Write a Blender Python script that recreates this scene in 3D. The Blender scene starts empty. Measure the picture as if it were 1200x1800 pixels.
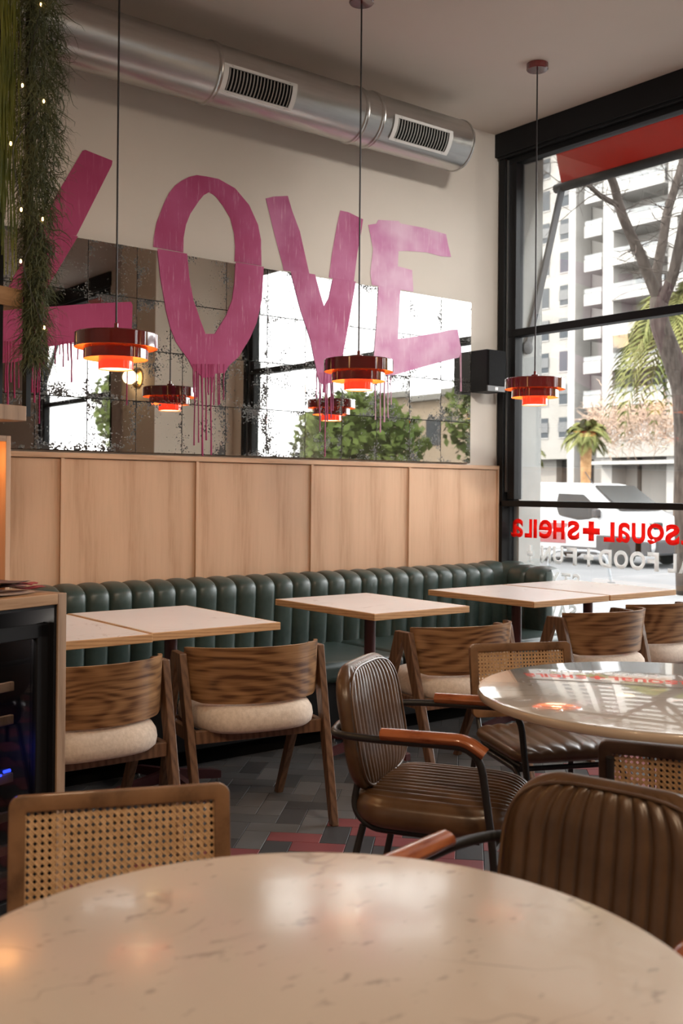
import bpy, bmesh, math, random
from math import sin, cos, pi, radians as R, atan2, sqrt
from mathutils import Vector, Matrix
random.seed(7)
SC = bpy.context.scene
COL = SC.collection

# ------------------------------------------------------------------ camera
F, CX, CY, CAMH = 1845.0, 600.0, 854.7, 1.30
YAW, PITCH, ROLL = R(38.226), R(0.242), R(0.482)
fw = Vector((sin(YAW)*cos(PITCH), cos(YAW)*cos(PITCH), sin(PITCH)))
r0 = Vector((cos(YAW), -sin(YAW), 0)); u0 = r0.cross(fw)
rt = r0*cos(ROLL)+u0*sin(ROLL); up = -r0*sin(ROLL)+u0*cos(ROLL)
cam = bpy.data.cameras.new('camera'); cob = bpy.data.objects.new('camera', cam); COL.objects.link(cob)
cob.matrix_world = Matrix(((rt.x, up.x, -fw.x, 0), (rt.y, up.y, -fw.y, 0), (rt.z, up.z, -fw.z, CAMH), (0, 0, 0, 1)))
cam.sensor_fit = 'VERTICAL'; cam.sensor_height = 36.0; cam.lens = 36.0*F/1800.0
cam.shift_y = -(900-CY)/1800.0; cam.clip_start = 0.05; cam.clip_end = 500
cam.dof.use_dof = True; cam.dof.focus_distance = 4.2; cam.dof.aperture_fstop = 5.0
SC.camera = cob
def ray(px, py): return fw+rt*((px-CX)/F)-up*((py-CY)/F)
CP = Vector((0, 0, CAMH))
def onz(px, py, z): d = ray(px, py); return CP+d*((z-CAMH)/d.z)
def ony(px, py, y): d = ray(px, py); return CP+d*(y/d.y)
def onx(px, py, x): d = ray(px, py); return CP+d*(x/d.x)

# ------------------------------------------------------------------ light
SC.view_settings.view_transform = 'Standard'; SC.view_settings.look = 'None'
SC.view_settings.gamma = 1.0; SC.view_settings.use_curve_mapping = False
SC.view_settings.exposure = 1.22
W = bpy.data.worlds.new('World'); SC.world = W; W.use_nodes = True
bg = W.node_tree.nodes['Background']; bg.inputs[0].default_value = (0.98, 0.98, 1.0, 1); bg.inputs[1].default_value = 4.4
sun = bpy.data.lights.new('sun', 'SUN'); sun.energy = 3.0; sun.angle = R(1.5); sun.color = (1, .93, .82)
so = bpy.data.objects.new('sun', sun); COL.objects.link(so)
so.rotation_euler = Vector((0.55, -0.58, -0.60)).to_track_quat('-Z', 'Y').to_euler()
def portal(y0, y1, z0, z1, x):
    l = bpy.data.lights.new('window_daylight', 'AREA'); l.shape = 'RECTANGLE'; l.size = y1-y0; l.size_y = z1-z0
    l.cycles.is_portal = True
    o = bpy.data.objects.new('window_daylight', l); COL.objects.link(o)
    o.matrix_world = Matrix(((0, 0, 1, x), (-1, 0, 0, (y0+y1)/2), (0, -1, 0, (z0+z1)/2), (0, 0, 0, 1)))
WALL, MIR, PAN = 5.0, 4.97, 4.955            # mural wall, mirror face, wood panelling face (y)
WIN, GL = 5.273, 5.345                       # window frame face, glass (x)
CEIL = 3.745
portal(1.75, 4.9, 0.1, 3.5, 5.5); portal(-3.1, -0.95, 0.1, 3.5, 5.5)
# ------------------------------------------------------------------ materials
def mat(name, col=(.5, .5, .5), rough=.5, metal=0.0, emit=None, es=0.0, coat=0.0, spec=.5):
    m = bpy.data.materials.new(name); m.use_nodes = True
    b = m.node_tree.nodes['Principled BSDF']
    b.inputs['Base Color'].default_value = (*col, 1); b.inputs['Roughness'].default_value = rough
    b.inputs['Metallic'].default_value = metal; b.inputs['Coat Weight'].default_value = coat
    b.inputs['Specular IOR Level'].default_value = spec
    if emit: b.inputs['Emission Color'].default_value = (*emit, 1); b.inputs['Emission Strength'].default_value = es
    return m
class N:
    def __init__(s, m): s.t = m.node_tree; s.b = s.t.nodes.get('Principled BSDF')
    def n(s, typ, ins=None, **kw):
        k = s.t.nodes.new(typ)
        for a, v in kw.items(): setattr(k, a, v)
        for a, v in (ins or {}).items():
            if hasattr(v, 'is_linked') : s.t.links.new(v, k.inputs[a])
            else: k.inputs[a].default_value = v
        return k
    def l(s, a, b): s.t.links.new(a, b)
    def ramp(s, fac, stops):
        k = s.t.nodes.new('ShaderNodeValToRGB'); e = k.color_ramp.elements
        while len(e) < len(stops): e.new(.5)
        for i, (p, c) in enumerate(stops): e[i].position = p; e[i].color = (*c, 1)
        s.l(fac, k.inputs[0]); return k.outputs[0]
    def coords(s, scale=(1, 1, 1), rnd=True, rot=(0, 0, 0)):
        tc = s.n('ShaderNodeTexCoord'); v = tc.outputs['Object']
        if rnd:
            oi = s.n('ShaderNodeObjectInfo'); a = s.n('ShaderNodeVectorMath', operation='SCALE', ins={0: (13.1, 7.7, 5.3)})
            s.l(oi.outputs['Random'], a.inputs['Scale'])
            v = s.n('ShaderNodeVectorMath', operation='ADD', ins={0: v, 1: a.outputs[0]}).outputs[0]
        mp = s.n('ShaderNodeMapping', ins={'Vector': v}); mp.inputs['Scale'].default_value = scale; mp.inputs['Rotation'].default_value = rot
        return mp.outputs[0]
    def bump(s, h, strength=.2, dist=.01):
        k = s.n('ShaderNodeBump', ins={'Height': h, 'Strength': strength, 'Distance': dist}); s.l(k.outputs[0], s.b.inputs['Normal'])
def mix3(a, b, t): return tuple(a[i]*(1-t)+b[i]*t for i in range(3))
def wood(name, dark, light, scale, rough=.45, ring=6.0, dist=3.0, contrast=1.0, coat=0.0, spec=.4):
    """scale: stretch of object coordinates, small number along the grain"""
    m = mat(name, light, rough, coat=coat, spec=spec); k = N(m); v = k.coords(scale)
    w = k.n('ShaderNodeTexWave', ins={'Vector': v, 'Scale': ring, 'Distortion': dist, 'Detail': 2.0, 'Detail Scale': .8}, wave_type='BANDS', bands_direction='DIAGONAL')
    n1 = k.n('ShaderNodeTexNoise', ins={'Vector': v, 'Scale': 14.0, 'Detail': 5.0, 'Roughness': .65})
    mx = k.n('ShaderNodeMath', operation='MULTIPLY_ADD', ins={0: w.outputs['Fac'], 1: .45, 2: n1.outputs['Fac']})
    lo = .55-.3*contrast
    c = k.ramp(mx.outputs[0], [(max(lo, .05), dark), (.62, mix3(dark, light, .65)), (.95, light)])
    k.l(c, k.b.inputs['Base Color'])
    k.bump(n1.outputs['Fac'], .08, .004)
    return m
def noisy(name, c1, c2, scale=8.0, rough=.6, bump=.0, stretch=(1, 1, 1), detail=4.0, **kw):
    m = mat(name, c1, rough, **kw); k = N(m); v = k.coords(stretch)
    n1 = k.n('ShaderNodeTexNoise', ins={'Vector': v, 'Scale': scale, 'Detail': detail, 'Roughness': .6})
    k.l(k.ramp(n1.outputs['Fac'], [(.3, c1), (.7, c2)]), k.b.inputs['Base Color'])
    if bump: k.bump(n1.outputs['Fac'], bump, .004)
    return m
def marble(name, base, vein, rough, vscale, vwidth, spots=0.0, coat=0.3):
    m = mat(name, base, rough, coat=coat, spec=.4); m.node_tree.nodes['Principled BSDF'].inputs['Coat Roughness'].default_value = .03
    k = N(m); v = k.coords()
    n0 = k.n('ShaderNodeTexNoise', ins={'Vector': v, 'Scale': vscale*.8, 'Detail': 6.0, 'Roughness': .55})
    cl = k.ramp(n0.outputs['Fac'], [(.3, mix3(base, vein, .13)), (.65, base)])
    nd = k.n('ShaderNodeTexNoise', ins={'Vector': v, 'Scale': vscale, 'Detail': 3.0, 'Distortion': 1.2})
    ab = k.n('ShaderNodeMath', operation='ABSOLUTE', ins={0: k.n('ShaderNodeMath', operation='SUBTRACT', ins={0: nd.outputs['Fac'], 1: .5}).outputs[0]})
    vm = k.ramp(ab.outputs[0], [(0.0, (1, 1, 1)), (vwidth, (0, 0, 0))])
    gate = k.ramp(k.n('ShaderNodeTexNoise', ins={'Vector': v, 'Scale': vscale*1.7, 'Detail': 2.0}).outputs['Fac'], [(.5, (0, 0, 0)), (.62, (1, 1, 1))])
    f = k.n('ShaderNodeMath', operation='MULTIPLY', ins={0: vm, 1: gate})
    mm = k.n('ShaderNodeMix', data_type='RGBA', ins={'Factor': f.outputs[0]}); k.l(cl, mm.inputs['A']); mm.inputs['B'].default_value = (*mix3(base, vein, .75), 1)
    out = mm.outputs['Result']
    if spots:
        sp = k.n('ShaderNodeTexNoise', ins={'Vector': k.coords((1, 2.2, 1), rot=(0, 0, .6)), 'Scale': 26.0, 'Detail': 3.0})
        sf = k.ramp(sp.outputs['Fac'], [(.625, (0, 0, 0)), (.71, (spots, spots, spots))])
        m2 = k.n('ShaderNodeMix', data_type='RGBA', ins={'Factor': sf}); k.l(out, m2.inputs['A']); m2.inputs['B'].default_value = (*vein, 1); out = m2.outputs['Result']
    k.l(out, k.b.inputs['Base Color']); return m
M = {}
M['wall'] = noisy('plaster_paint', (.66, .595, .52), (.685, .615, .54), 3.0, .75)
M['ceil'] = noisy('ceiling_paint', (.70, .62, .54), (.72, .64, .56), 2.0, .85)
M['column'] = noisy('column_paint', (.66, .58, .48), (.68, .60, .50), 2.0, .8)
M['black'] = mat('black_frame_paint', (.008, .008, .0085), .5, spec=.2)
M['grout'] = mat('grout', (.05, .05, .052), .9)
M['panel'] = wood('maple_panel', (.50, .30, .18), (.66, .43, .28), (3.2, 3.2, .22), .42, .8, 4.0, .7)
M['panelx'] = wood('maple_rail', (.46, .26, .145), (.64, .41, .26), (.6, 9, 9), .42, 1.5, 3.0, .8)
M['oak_edge'] = wood('oak_edge', (.36, .17, .07), (.62, .38, .20), (1.2, 1.2, 22), .4, 2.2, 2.5, .9)
def ply_mat():
    m = mat('walnut_ply', (.3, .15, .06), .36, coat=.2, spec=.4); k = N(m); v = k.coords((1, 1, 1))
    n0 = k.n('ShaderNodeTexNoise', ins={'Vector': k.coords((2.2, 2.2, 6.0)), 'Scale': 1.0, 'Detail': 1.5, 'Roughness': .4})
    sz = k.n('ShaderNodeSeparateXYZ', ins={0: v})
    a = k.n('ShaderNodeMath', operation='MULTIPLY_ADD', ins={0: sz.outputs['Z'], 1: 95.0, 2: 0.0})
    b = k.n('ShaderNodeMath', operation='MULTIPLY_ADD', ins={0: n0.outputs['Fac'], 1: 62.0, 2: a.outputs[0]})
    sn = k.n('ShaderNodeMath', operation='SINE', ins={0: b.outputs[0]})
    fine = k.n('ShaderNodeTexNoise', ins={'Vector': k.coords((5, 5, 90)), 'Scale': 1.0, 'Detail': 4.0})
    q = k.n('ShaderNodeMath', operation='MULTIPLY_ADD', ins={0: sn.outputs[0], 1: .125, 2: fine.outputs['Fac']})
    c = k.ramp(q.outputs[0], [(.28, (.10, .042, .017)), (.45, (.24, .122, .052)), (.75, (.40, .22, .10))])
    k.l(c, k.b.inputs['Base Color']); return m
M['ply'] = ply_mat()
M['walnut'] = wood('walnut_solid', (.075, .036, .020), (.19, .10, .055), (12, 12, 1.2), .4, 2.0, 3.0, .8, coat=.2)
M['cab_wood'] = wood('cabinet_veneer', (.22, .135, .08), (.38, .25, .16), (9, 9, .7), .5, 1.4, 3.0)
M['shelf_wood'] = wood('shelf_board', (.27, .14, .06), (.46, .28, .15), (.8, 9, 9), .5, 1.4, 3.0)
M['cane_frame'] = wood('cane_frame_wood', (.10, .048, .020), (.24, .125, .058), (2.0, 8, 2.0), .38, 2.0, 3.0, .8, coat=.25)
M['cane_dark'] = wood('dark_frame_wood', (.030, .017, .012), (.07, .04, .028), (2.0, 8, 2.0), .35, 2.0, 3.0, .8, coat=.3)
M['cane'] = noisy('cane', (.50, .30, .14), (.72, .48, .27), 60, .55)
M['arm'] = wood('armrest_wood', (.23, .055, .018), (.42, .13, .045), (8, 2, 8), .22, 2.0, 2.0, .7, coat=.6)
M['leather_g'] = noisy('green_leather', (.030, .052, .046), (.045, .070, .062), 30, .36, .06, spec=.55)
M['leather_b'] = noisy('brown_leather', (.075, .038, .017), (.14, .074, .034), 9, .30, .04, spec=.7)
M['fabric'] = noisy('cream_velour', (.62, .51, .42), (.78, .66, .56), 70, .95, .25)
M['tube'] = mat('black_tube', (.020, .019, .019), .38)
M['burg'] = mat('burgundy_paint', (.085, .022, .026), .42)
M['steel'] = mat('steel', (.55, .55, .55), .3, 1.0)
M['marble_t'] = marble('table_laminate', (.86, .81, .79), (.50, .41, .38), .32, 3.2, .012, coat=.15)
M['marble_r'] = marble('round_marble', (.68, .59, .51), (.28, .23, .20), .17, 2.6, .010, spots=.5, coat=.08)
M['marble_w'] = marble('window_marble', (.76, .68, .60), (.32, .26, .22), .10, 2.6, .010, spots=.35, coat=1.0)
M['bull'] = noisy('marble_edge', (.60, .47, .36), (.68, .55, .43), 6, .25, coat=.4)
M['duct'] = noisy('galvanised_steel', (.50, .49, .47), (.60, .59, .57), 6, .30, metal=1.0, stretch=(.4, 4, 4))
M['alu'] = mat('grille_aluminium', (.80, .79, .76), .5, .0)
M['slat'] = mat('grille_slat', (.34, .33, .31), .55)
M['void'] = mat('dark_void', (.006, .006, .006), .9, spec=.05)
M['red'] = mat('red_enamel', (.115, .010, .009), .10, coat=1.0, spec=.6)
M['redl'] = mat('bulb_lit_red_enamel', (.50, .030, .016), .14, coat=.8, emit=(.9, .06, .02), es=.35)  # brighter red and weak emission stand in for bulb light through the ring
M['orange'] = mat('orange_reflector', (.85, .28, .08), .5)
M['bulb'] = mat('lamp_diffuser', (1, .9, .75), .5, emit=(1, .74, .45), es=2.2)
M['filament'] = mat('warm_bulb', (1, .8, .5), .5, emit=(1, .60, .28), es=16.0)
M['globe'] = mat('globe_glass', (1, .9, .75), .5, emit=(1, .68, .36), es=4.0)
M['fairy'] = mat('fairy_bulb', (1, .8, .5), .5, emit=(1, .55, .2), es=6.0)
M['ledblue'] = mat('blue_led', (.1, .1, 1), .5, emit=(.02, .05, 1.0), es=2.5)
M['cord'] = mat('cord', (.014, .010, .010), .5)
M['plastic'] = mat('black_plastic', (.009, .009, .010), .5, spec=.2)
M['grillecloth'] = noisy('speaker_cloth', (.010, .010, .0105), (.018, .018, .0185), 200, .8, spec=.1)
M['white'] = mat('white_plastic', (.8, .8, .8), .4)
M['speckgrey'] = mat('grey_strip', (.16, .16, .165), .45)
M['letred'] = mat('red_vinyl', (.85, .03, .02), .45)
M['letgrey'] = mat('grey_vinyl', (.80, .80, .79), .6)
M['awn'] = mat('awning_canvas', (.30, .030, .018), .8, spec=.1)
M['galv'] = mat('awning_arm_metal', (.045, .047, .052), .6, spec=.1)
M['reveal'] = noisy('exterior_render', (.22, .22, .21), (.26, .26, .25), 3, .9, spec=.05)
def vinyl(m):
    k = N(m); t = k.n('ShaderNodeBsdfTranslucent', ins={'Color': k.b.inputs['Base Color'].default_value[:]}); mx = k.n('ShaderNodeMixShader', ins={'Fac': .55})
    k.l(k.b.outputs[0], mx.inputs[1]); k.l(t.outputs[0], mx.inputs[2]); k.l(mx.outputs[0], k.t.nodes['Material Output'].inputs[0])
for q_ in ('letred', 'letgrey', 'awn'): vinyl(M[q_])
def glass(name, tint=(1, 1, 1), gloss=.08):
    m = bpy.data.materials.new(name); m.use_nodes = True; t = m.node_tree; t.nodes.clear()
    k = N(m); tr = k.n('ShaderNodeBsdfTransparent', ins={'Color': (*tint, 1)}); g = k.n('ShaderNodeBsdfGlossy', ins={'Roughness': .0})
    fr = k.n('ShaderNodeFresnel', ins={'IOR': 1.45}); mu = k.n('ShaderNodeMath', operation='MULTIPLY_ADD', ins={0: fr.outputs[0], 1: .7, 2: gloss*.2})
    mx = k.n('ShaderNodeMixShader', ins={'Fac': mu.outputs[0]}); k.l(tr.outputs[0], mx.inputs[1]); k.l(g.outputs[0], mx.inputs[2])
    o = k.n('ShaderNodeOutputMaterial'); k.l(mx.outputs[0], o.inputs[0]); return m
M['glass'] = glass('window_glass', (.97, .98, .97)); M['smoke'] = glass('smoked_glass', (.72, .72, .74), .1)
M['carglass'] = mat('car_glass', (.012, .014, .015), .2, spec=.08)
def mirror_mat():
    m = mat('antique_mirror', (.86, .85, .81), .015, 1.0); k = N(m)
    tc = k.n('ShaderNodeTexCoord'); sx = k.n('ShaderNodeSeparateXYZ', ins={0: tc.outputs['Object']})
    def edge(o, h): return k.n('ShaderNodeMath', operation='SUBTRACT', ins={0: h, 1: k.n('ShaderNodeMath', operation='ABSOLUTE', ins={0: o}).outputs[0]}).outputs[0]
    e = k.n('ShaderNodeMath', operation='MINIMUM', ins={0: edge(sx.outputs['X'], .137), 1: edge(sx.outputs['Z'], .134)}).outputs[0]
    v = k.coords()
    big = k.n('ShaderNodeTexNoise', ins={'Vector': v, 'Scale': 7.0, 'Detail': 2.0})
    # speckle threshold loosened near the tile edges and inside blotches
    wgt = k.n('ShaderNodeMapRange', ins={'Value': e, 'From Min': 0.0, 'From Max': .05, 'To Min': .135, 'To Max': 0.0})
    bl = k.n('ShaderNodeMapRange', ins={'Value': big.outputs['Fac'], 'From Min': .42, 'From Max': .75, 'To Min': -.10, 'To Max': .17})
    sp = k.n('ShaderNodeTexNoise', ins={'Vector': v, 'Scale': 95.0, 'Detail': 3.0, 'Roughness': .6})
    a = k.n('ShaderNodeMath', operation='ADD', ins={0: sp.outputs['Fac'], 1: wgt.outputs[0]})
    a = k.n('ShaderNodeMath', operation='ADD', ins={0: a.outputs[0], 1: bl.outputs[0]})
    f = k.ramp(a.outputs[0], [(.640, (0, 0, 0)), (.67, (1, 1, 1))])
    mm = k.n('ShaderNodeMix', data_type='RGBA', ins={'Factor': f}); mm.inputs['A'].default_value = (.88, .87, .83, 1); mm.inputs['B'].default_value = (.035, .03, .025, 1)
    k.l(mm.outputs['Result'], k.b.inputs['Base Color'])
    ro = k.n('ShaderNodeMath', operation='MULTIPLY_ADD', ins={0: f, 1: .5, 2: .012}); k.l(ro.outputs[0], k.b.inputs['Roughness'])
    me = k.n('ShaderNodeMath', operation='SUBTRACT', ins={0: 1.0, 1: f}); k.l(me.outputs[0], k.b.inputs['Metallic'])
    return m
M['mirror'] = mirror_mat()
def paint(name, c1, c2, pale, amt):
    m = mat(name, c1, .5, spec=.35); k = N(m)
    big = k.n('ShaderNodeTexNoise', ins={'Vector': k.coords((1, 1, 1), rnd=False), 'Scale': 4.0, 'Detail': 3.0})
    c = k.ramp(big.outputs['Fac'], [(.35, c1), (.65, c2)])
    st = k.n('ShaderNodeTexNoise', ins={'Vector': k.coords((60, 60, 5), rnd=False), 'Scale': 1.0, 'Detail': 4.0, 'Roughness': .7})
    f = k.ramp(st.outputs['Fac'], [(.56, (0, 0, 0)), (.74, (amt, amt, amt))])
    mm = k.n('ShaderNodeMix', data_type='RGBA', ins={'Factor': f}); k.l(c, mm.inputs['A']); mm.inputs['B'].default_value = (*pale, 1)
    k.l(mm.outputs['Result'], k.b.inputs['Base Color']); return m
M['pL'] = paint('magenta_paint', (.37, .030, .115), (.42, .045, .145), (.62, .22, .34), .35)
M['pO'] = paint('magenta_paint_streaked', (.40, .045, .15), (.48, .085, .22), (.72, .40, .52), .6)
M['pV'] = paint('pink_paint', (.40, .07, .19), (.52, .17, .32), (.78, .52, .62), .55)
M['pE'] = paint('pale_pink_paint', (.58, .22, .41), (.74, .47, .61), (.86, .68, .77), .6)

# ------------------------------------------------------------------ mesh tools
class MB:
    def __init__(s): s.v = []; s.f = []
    def add(s, vs, fs):
        o = len(s.v); s.v += [tuple(v) for v in vs]; s.f += [tuple(i+o for i in f) for f in fs]; return s
    def box(s, c, d, rot=None):
        x, y, z = (q/2 for q in d); vs = [Vector((a*x, b*y, e*z)) for e in (-1, 1) for b in (-1, 1) for a in (-1, 1)]
        if rot is not None: vs = [rot @ v for v in vs]
        vs = [v+Vector(c) for v in vs]
        return s.add(vs, [(0, 2, 3, 1), (4, 5, 7, 6), (0, 1, 5, 4), (2, 6, 7, 3), (0, 4, 6, 2), (1, 3, 7, 5)])
    def b2(s, a, b): return s.box([(a[i]+b[i])/2 for i in range(3)], [abs(b[i]-a[i]) for i in range(3)])
    def bar(s, a, b, w, t, side=None):
        """box from a to b: w along 'side', t across"""
        a, b = Vector(a), Vector(b); d = b-a; L = d.length; d.normalize()
        sd = Vector(side or (1, 0, 0)); sd = (sd-d*sd.dot(d)).normalized(); n = d.cross(sd)
        rot = Matrix((sd, n, d)).transposed(); return s.box((a+b)/2, (w, t, L), rot)
    def tube(s, pts, r, n=10, closed=False, caps=True):
        P = [Vector(p) for p in pts]; m = len(P); rs = r if isinstance(r, (list, tuple)) else [r]*m
        T = []
        for i in range(m):
            a = P[i-1] if (i or closed) else P[i]; b = P[(i+1) % m] if (i < m-1 or closed) else P[i]
            T.append((b-a).normalized())
        ref = Vector((0, 0, 1)) if abs(T[0].z) < .9 else Vector((1, 0, 0)); nn = (ref-T[0]*ref.dot(T[0])).normalized(); vs = []
        for i in range(m):
            nn = (nn-T[i]*nn.dot(T[i])).normalized(); bb = T[i].cross(nn)
            vs += [P[i]+(nn*cos(2*pi*k/n)+bb*sin(2*pi*k/n))*rs[i] for k in range(n)]
        fs = []
        for i in range(m if closed else m-1):
            j = (i+1) % m
            fs += [(i*n+k, i*n+(k+1) % n, j*n+(k+1) % n, j*n+k) for k in range(n)]
        if caps and not closed: fs += [tuple(reversed(range(n))), tuple((m-1)*n+k for k in range(n))]
        return s.add(vs, fs)
    def lathe(s, prof, n=40, c=(0, 0, 0), closed=False):
        vs = [(c[0]+r*cos(2*pi*k/n), c[1]+r*sin(2*pi*k/n), c[2]+z) for r, z in prof for k in range(n)]
        m = len(prof); fs = [(i*n+k, i*n+(k+1) % n, ((i+1) % m)*n+(k+1) % n, ((i+1) % m)*n+k) for i in range(m if closed else m-1) for k in range(n)]
        if not closed:
            if prof[0][0] > 1e-6: fs.append(tuple(reversed(range(n))))
            if prof[-1][0] > 1e-6: fs.append(tuple((m-1)*n+k for k in range(n)))
        return s.add(vs, fs)
    def grid(s, rows):
        m, n = len(rows), len(rows[0])
        return s.add([p for r in rows for p in r], [(i*n+k, i*n+k+1, (i+1)*n+k+1, (i+1)*n+k) for i in range(m-1) for k in range(n-1)])
    def prism(s, poly, off):
        """poly: list of 3-D points, off: extrusion vector"""
        n = len(poly); off = Vector(off); a = [Vector(p) for p in poly]
        return s.add(a+[p+off for p in a], [tuple(reversed(range(n))), tuple(range(n, 2*n))]+[(k, (k+1) % n, n+(k+1) % n, n+k) for k in range(n)])
    def mesh(s, name, m, smooth=False, bevel=0, seg=2, tri=False):
        bm = bmesh.new(); vs = [bm.verts.new(v) for v in s.v]
        for f in s.f:
            try: bm.faces.new([vs[i] for i in f])
            except ValueError: pass
        bmesh.ops.remove_doubles(bm, verts=bm.verts, dist=1e-6)
        bmesh.ops.recalc_face_normals(bm, faces=bm.faces)
        if bevel: bmesh.ops.bevel(bm, geom=[e for e in bm.edges if e.is_manifold and e.calc_face_angle(0) > .5], offset=bevel, segments=seg, profile=.5, affect='EDGES', clamp_overlap=True)
        if tri: bmesh.ops.triangulate(bm, faces=[f for f in bm.faces if len(f.verts) > 4])
        me = bpy.data.meshes.new(name); bm.to_mesh(me); bm.free(); me.materials.append(m)
        if smooth:
            me.polygons.foreach_set('use_smooth', [True]*len(me.polygons))
            if smooth != 'all': me.set_sharp_from_angle(angle=R(38))
        return me
    def obj(s, name, m, parent=None, smooth=False, bevel=0, seg=2, tri=False, loc=None):
        return link(name, s.mesh(name, m, smooth, bevel, seg, tri), parent, loc)
def link(name, me, parent=None, loc=None):
    o = bpy.data.objects.new(name, me); COL.objects.link(o)
    if parent: o.parent = parent
    if loc is not None: o.location = loc
    return o
def tag(o, label=None, cat=None, group=None, kind=None):
    for k, v in (('label', label), ('category', cat), ('group', group), ('kind', kind)):
        if v: o[k] = v
    return o
def thing(name, label, cat, loc=(0, 0, 0), rz=0.0, group=None, kind=None):
    o = bpy.data.objects.new(name, None); COL.objects.link(o); o.location = loc; o.rotation_euler = (0, 0, rz); o.empty_display_size = .1
    return tag(o, label, cat, group, kind)
def copy_tree(o, parent=None):
    c = o.copy(); COL.objects.link(c); c.parent = parent
    for ch in [q for q in bpy.data.objects if q.parent == o]: copy_tree(ch, c)
    return c
def rounded(pts, rad, seg=5):
    P = [Vector(p) for p in pts]; out = [P[0]]
    for i in range(1, len(P)-1):
        a = (P[i-1]-P[i]); b = (P[i+1]-P[i]); q = min(rad, a.length*.49, b.length*.49); a = P[i]+a.normalized()*q; b = P[i]+b.normalized()*q
        out += [(1-t)**2*a+2*t*(1-t)*P[i]+t*t*b for t in [k/seg for k in range(seg+1)]]
    return out+[P[-1]]
def pad(w, h, t, rc, ribs, amp, ny=26, p=5.0, per=6, fn=None, both=False, border=0.0):
    """ribbed cushion in the local x (width) / z (height) plane, thickness along y (front = -y)"""
    mb = MB(); nx = max(ribs*per, 16)
    def hw(z):
        d = abs(z)-(h/2-rc)
        return w/2 if d <= 0 else w/2-rc+sqrt(max(rc*rc-d*d, 0))
    for side in (-1, 1):
        rows = []
        for j in range(ny+1):
            v = -cos(pi*j/ny); z = v*h/2; hx = max(hw(z), .004); row = []
            for i in range(nx+1):
                u = -1+2*i/nx; us = math.copysign(1-(1-abs(u))**1.0, u)
                fall = ((1-abs(us)**p)*(1-abs(v)**p))**(1/2.2)
                y = side*t/2*fall
                if ribs and (side < 0 or both) and abs(u) < 1-border and abs(v) < 1-border*.8:
                    ph = (u/(1-border)+1)/2*ribs; y += side*amp*(abs(sin(pi*ph))**.55-.5)*min(fall*1.5, 1)
                q = Vector((us*hx, y, z)); row.append(fn(q) if fn else q)
            rows.append(row)
        mb.grid(rows)
    return mb

# ------------------------------------------------------------------ setting
f = MB().b2((-3, -4.5, -.06), (5.42, WALL+.05, -.004)).obj('floor', M['grout']); tag(f, 'grey and dark red herringbone tiled restaurant floor', kind='structure')
def tile_mat(name, c1, c2): return noisy(name, c1, c2, 5, .42, .02)
TM = [tile_mat('tile_slate', (.050, .052, .056), (.064, .066, .070)), tile_mat('tile_grey', (.085, .087, .092), (.105, .107, .112)),
      tile_mat('tile_ash', (.125, .126, .130), (.15, .152, .156)), tile_mat('tile_red', (.22, .055, .062), (.26, .07, .075))]
TW, TL = .1, .2
tb = MB().b2((-TL/2+.0012, -TW/2+.0012, -.004), (TL/2-.0012, TW/2-.0012, .0))
tmesh = [tb.mesh('tile', m, bevel=.0012, seg=1) for m in TM]
T2 = []; ca = cos(pi/4)
for i in range(-90, 90):
    for j in range(-90, 90):
        d = (i-j) % 4                      # 2:1 herringbone laid at 45 degrees to the walls
        if d == 0: cx, cy, o = (i+1)*TW, (j+.5)*TW, 0
        elif d == 3: cx, cy, o = (i+.5)*TW, (j+1)*TW, 1
        else: continue
        x, y = (cx-cy)*ca+1.0, (cx+cy)*ca+.05
        if -2.85 < x < 5.18 and -4.3 < y < WALL-.12: T2.append((x, y, o))
def vis(x, y):
    d = Vector((x, y, 0))-CP; z = d.dot(fw)
    if z < .5: return 0
    px, py = CX+F*d.dot(rt)/z, CY-F*d.dot(up)/z
    return (110 < px < 1060 and 1240 < py < 1520)
def tmat(x, y, o):
    if y < 3.24: return 3 if o == 1 else 0
    return random.choice((0, 1, 1, 1, 2, 2))
T2.sort(key=lambda t: t[0]**2+t[1]**2); n = 0; rest = [MB() for _ in TM]
for x, y, o in T2:
    k = tmat(x, y, o); rz = pi/4 if o == 0 else 3*pi/4
    if n < 298 and vis(x, y) and y > 2.35:
        t = link('floor_tile', tmesh[k], f, (x, y, 0)); t.rotation_euler = (random.uniform(-.003, .003), random.uniform(-.003, .003), rz); n += 1
    else:
        c_, s_ = cos(rz), sin(rz); h = [(-TL/2+.0015, -TW/2+.0015), (TL/2-.0015, -TW/2+.0015), (TL/2-.0015, TW/2-.0015), (-TL/2+.0015, TW/2-.0015)]
        rest[k].add([(x+a*c_-b*s_, y+a*s_+b*c_, z) for z in (-.004, 0) for a, b in h], [(4, 5, 6, 7), (0, 1, 5, 4), (1, 2, 6, 5), (2, 3, 7, 6), (3, 0, 4, 7)])
for k in range(4): tag(rest[k].obj('floor_tile_field', TM[k], f), kind='stuff')
tag(MB().b2((-3, WALL, 0), (5.42, WALL+.1, CEIL+.1)).obj('wall_back', M['wall']), 'beige painted wall behind the mirror and mural', kind='structure')
tag(MB().b2((-3, -4.5, CEIL), (5.42, WALL+.1, CEIL+.1)).obj('ceiling', M['ceil']), 'matte warm grey ceiling', kind='structure')
tag(MB().b2((-3.1, -4.5, 0), (-3, WALL+.1, CEIL+.1)).obj('wall_left', M['wall']), 'beige side wall', kind='structure')
tag(MB().b2((-3.1, -4.6, 0), (5.42, -4.5, CEIL+.1)).obj('wall_front', M['wall']), 'beige wall across the room', kind='structure')
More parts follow.
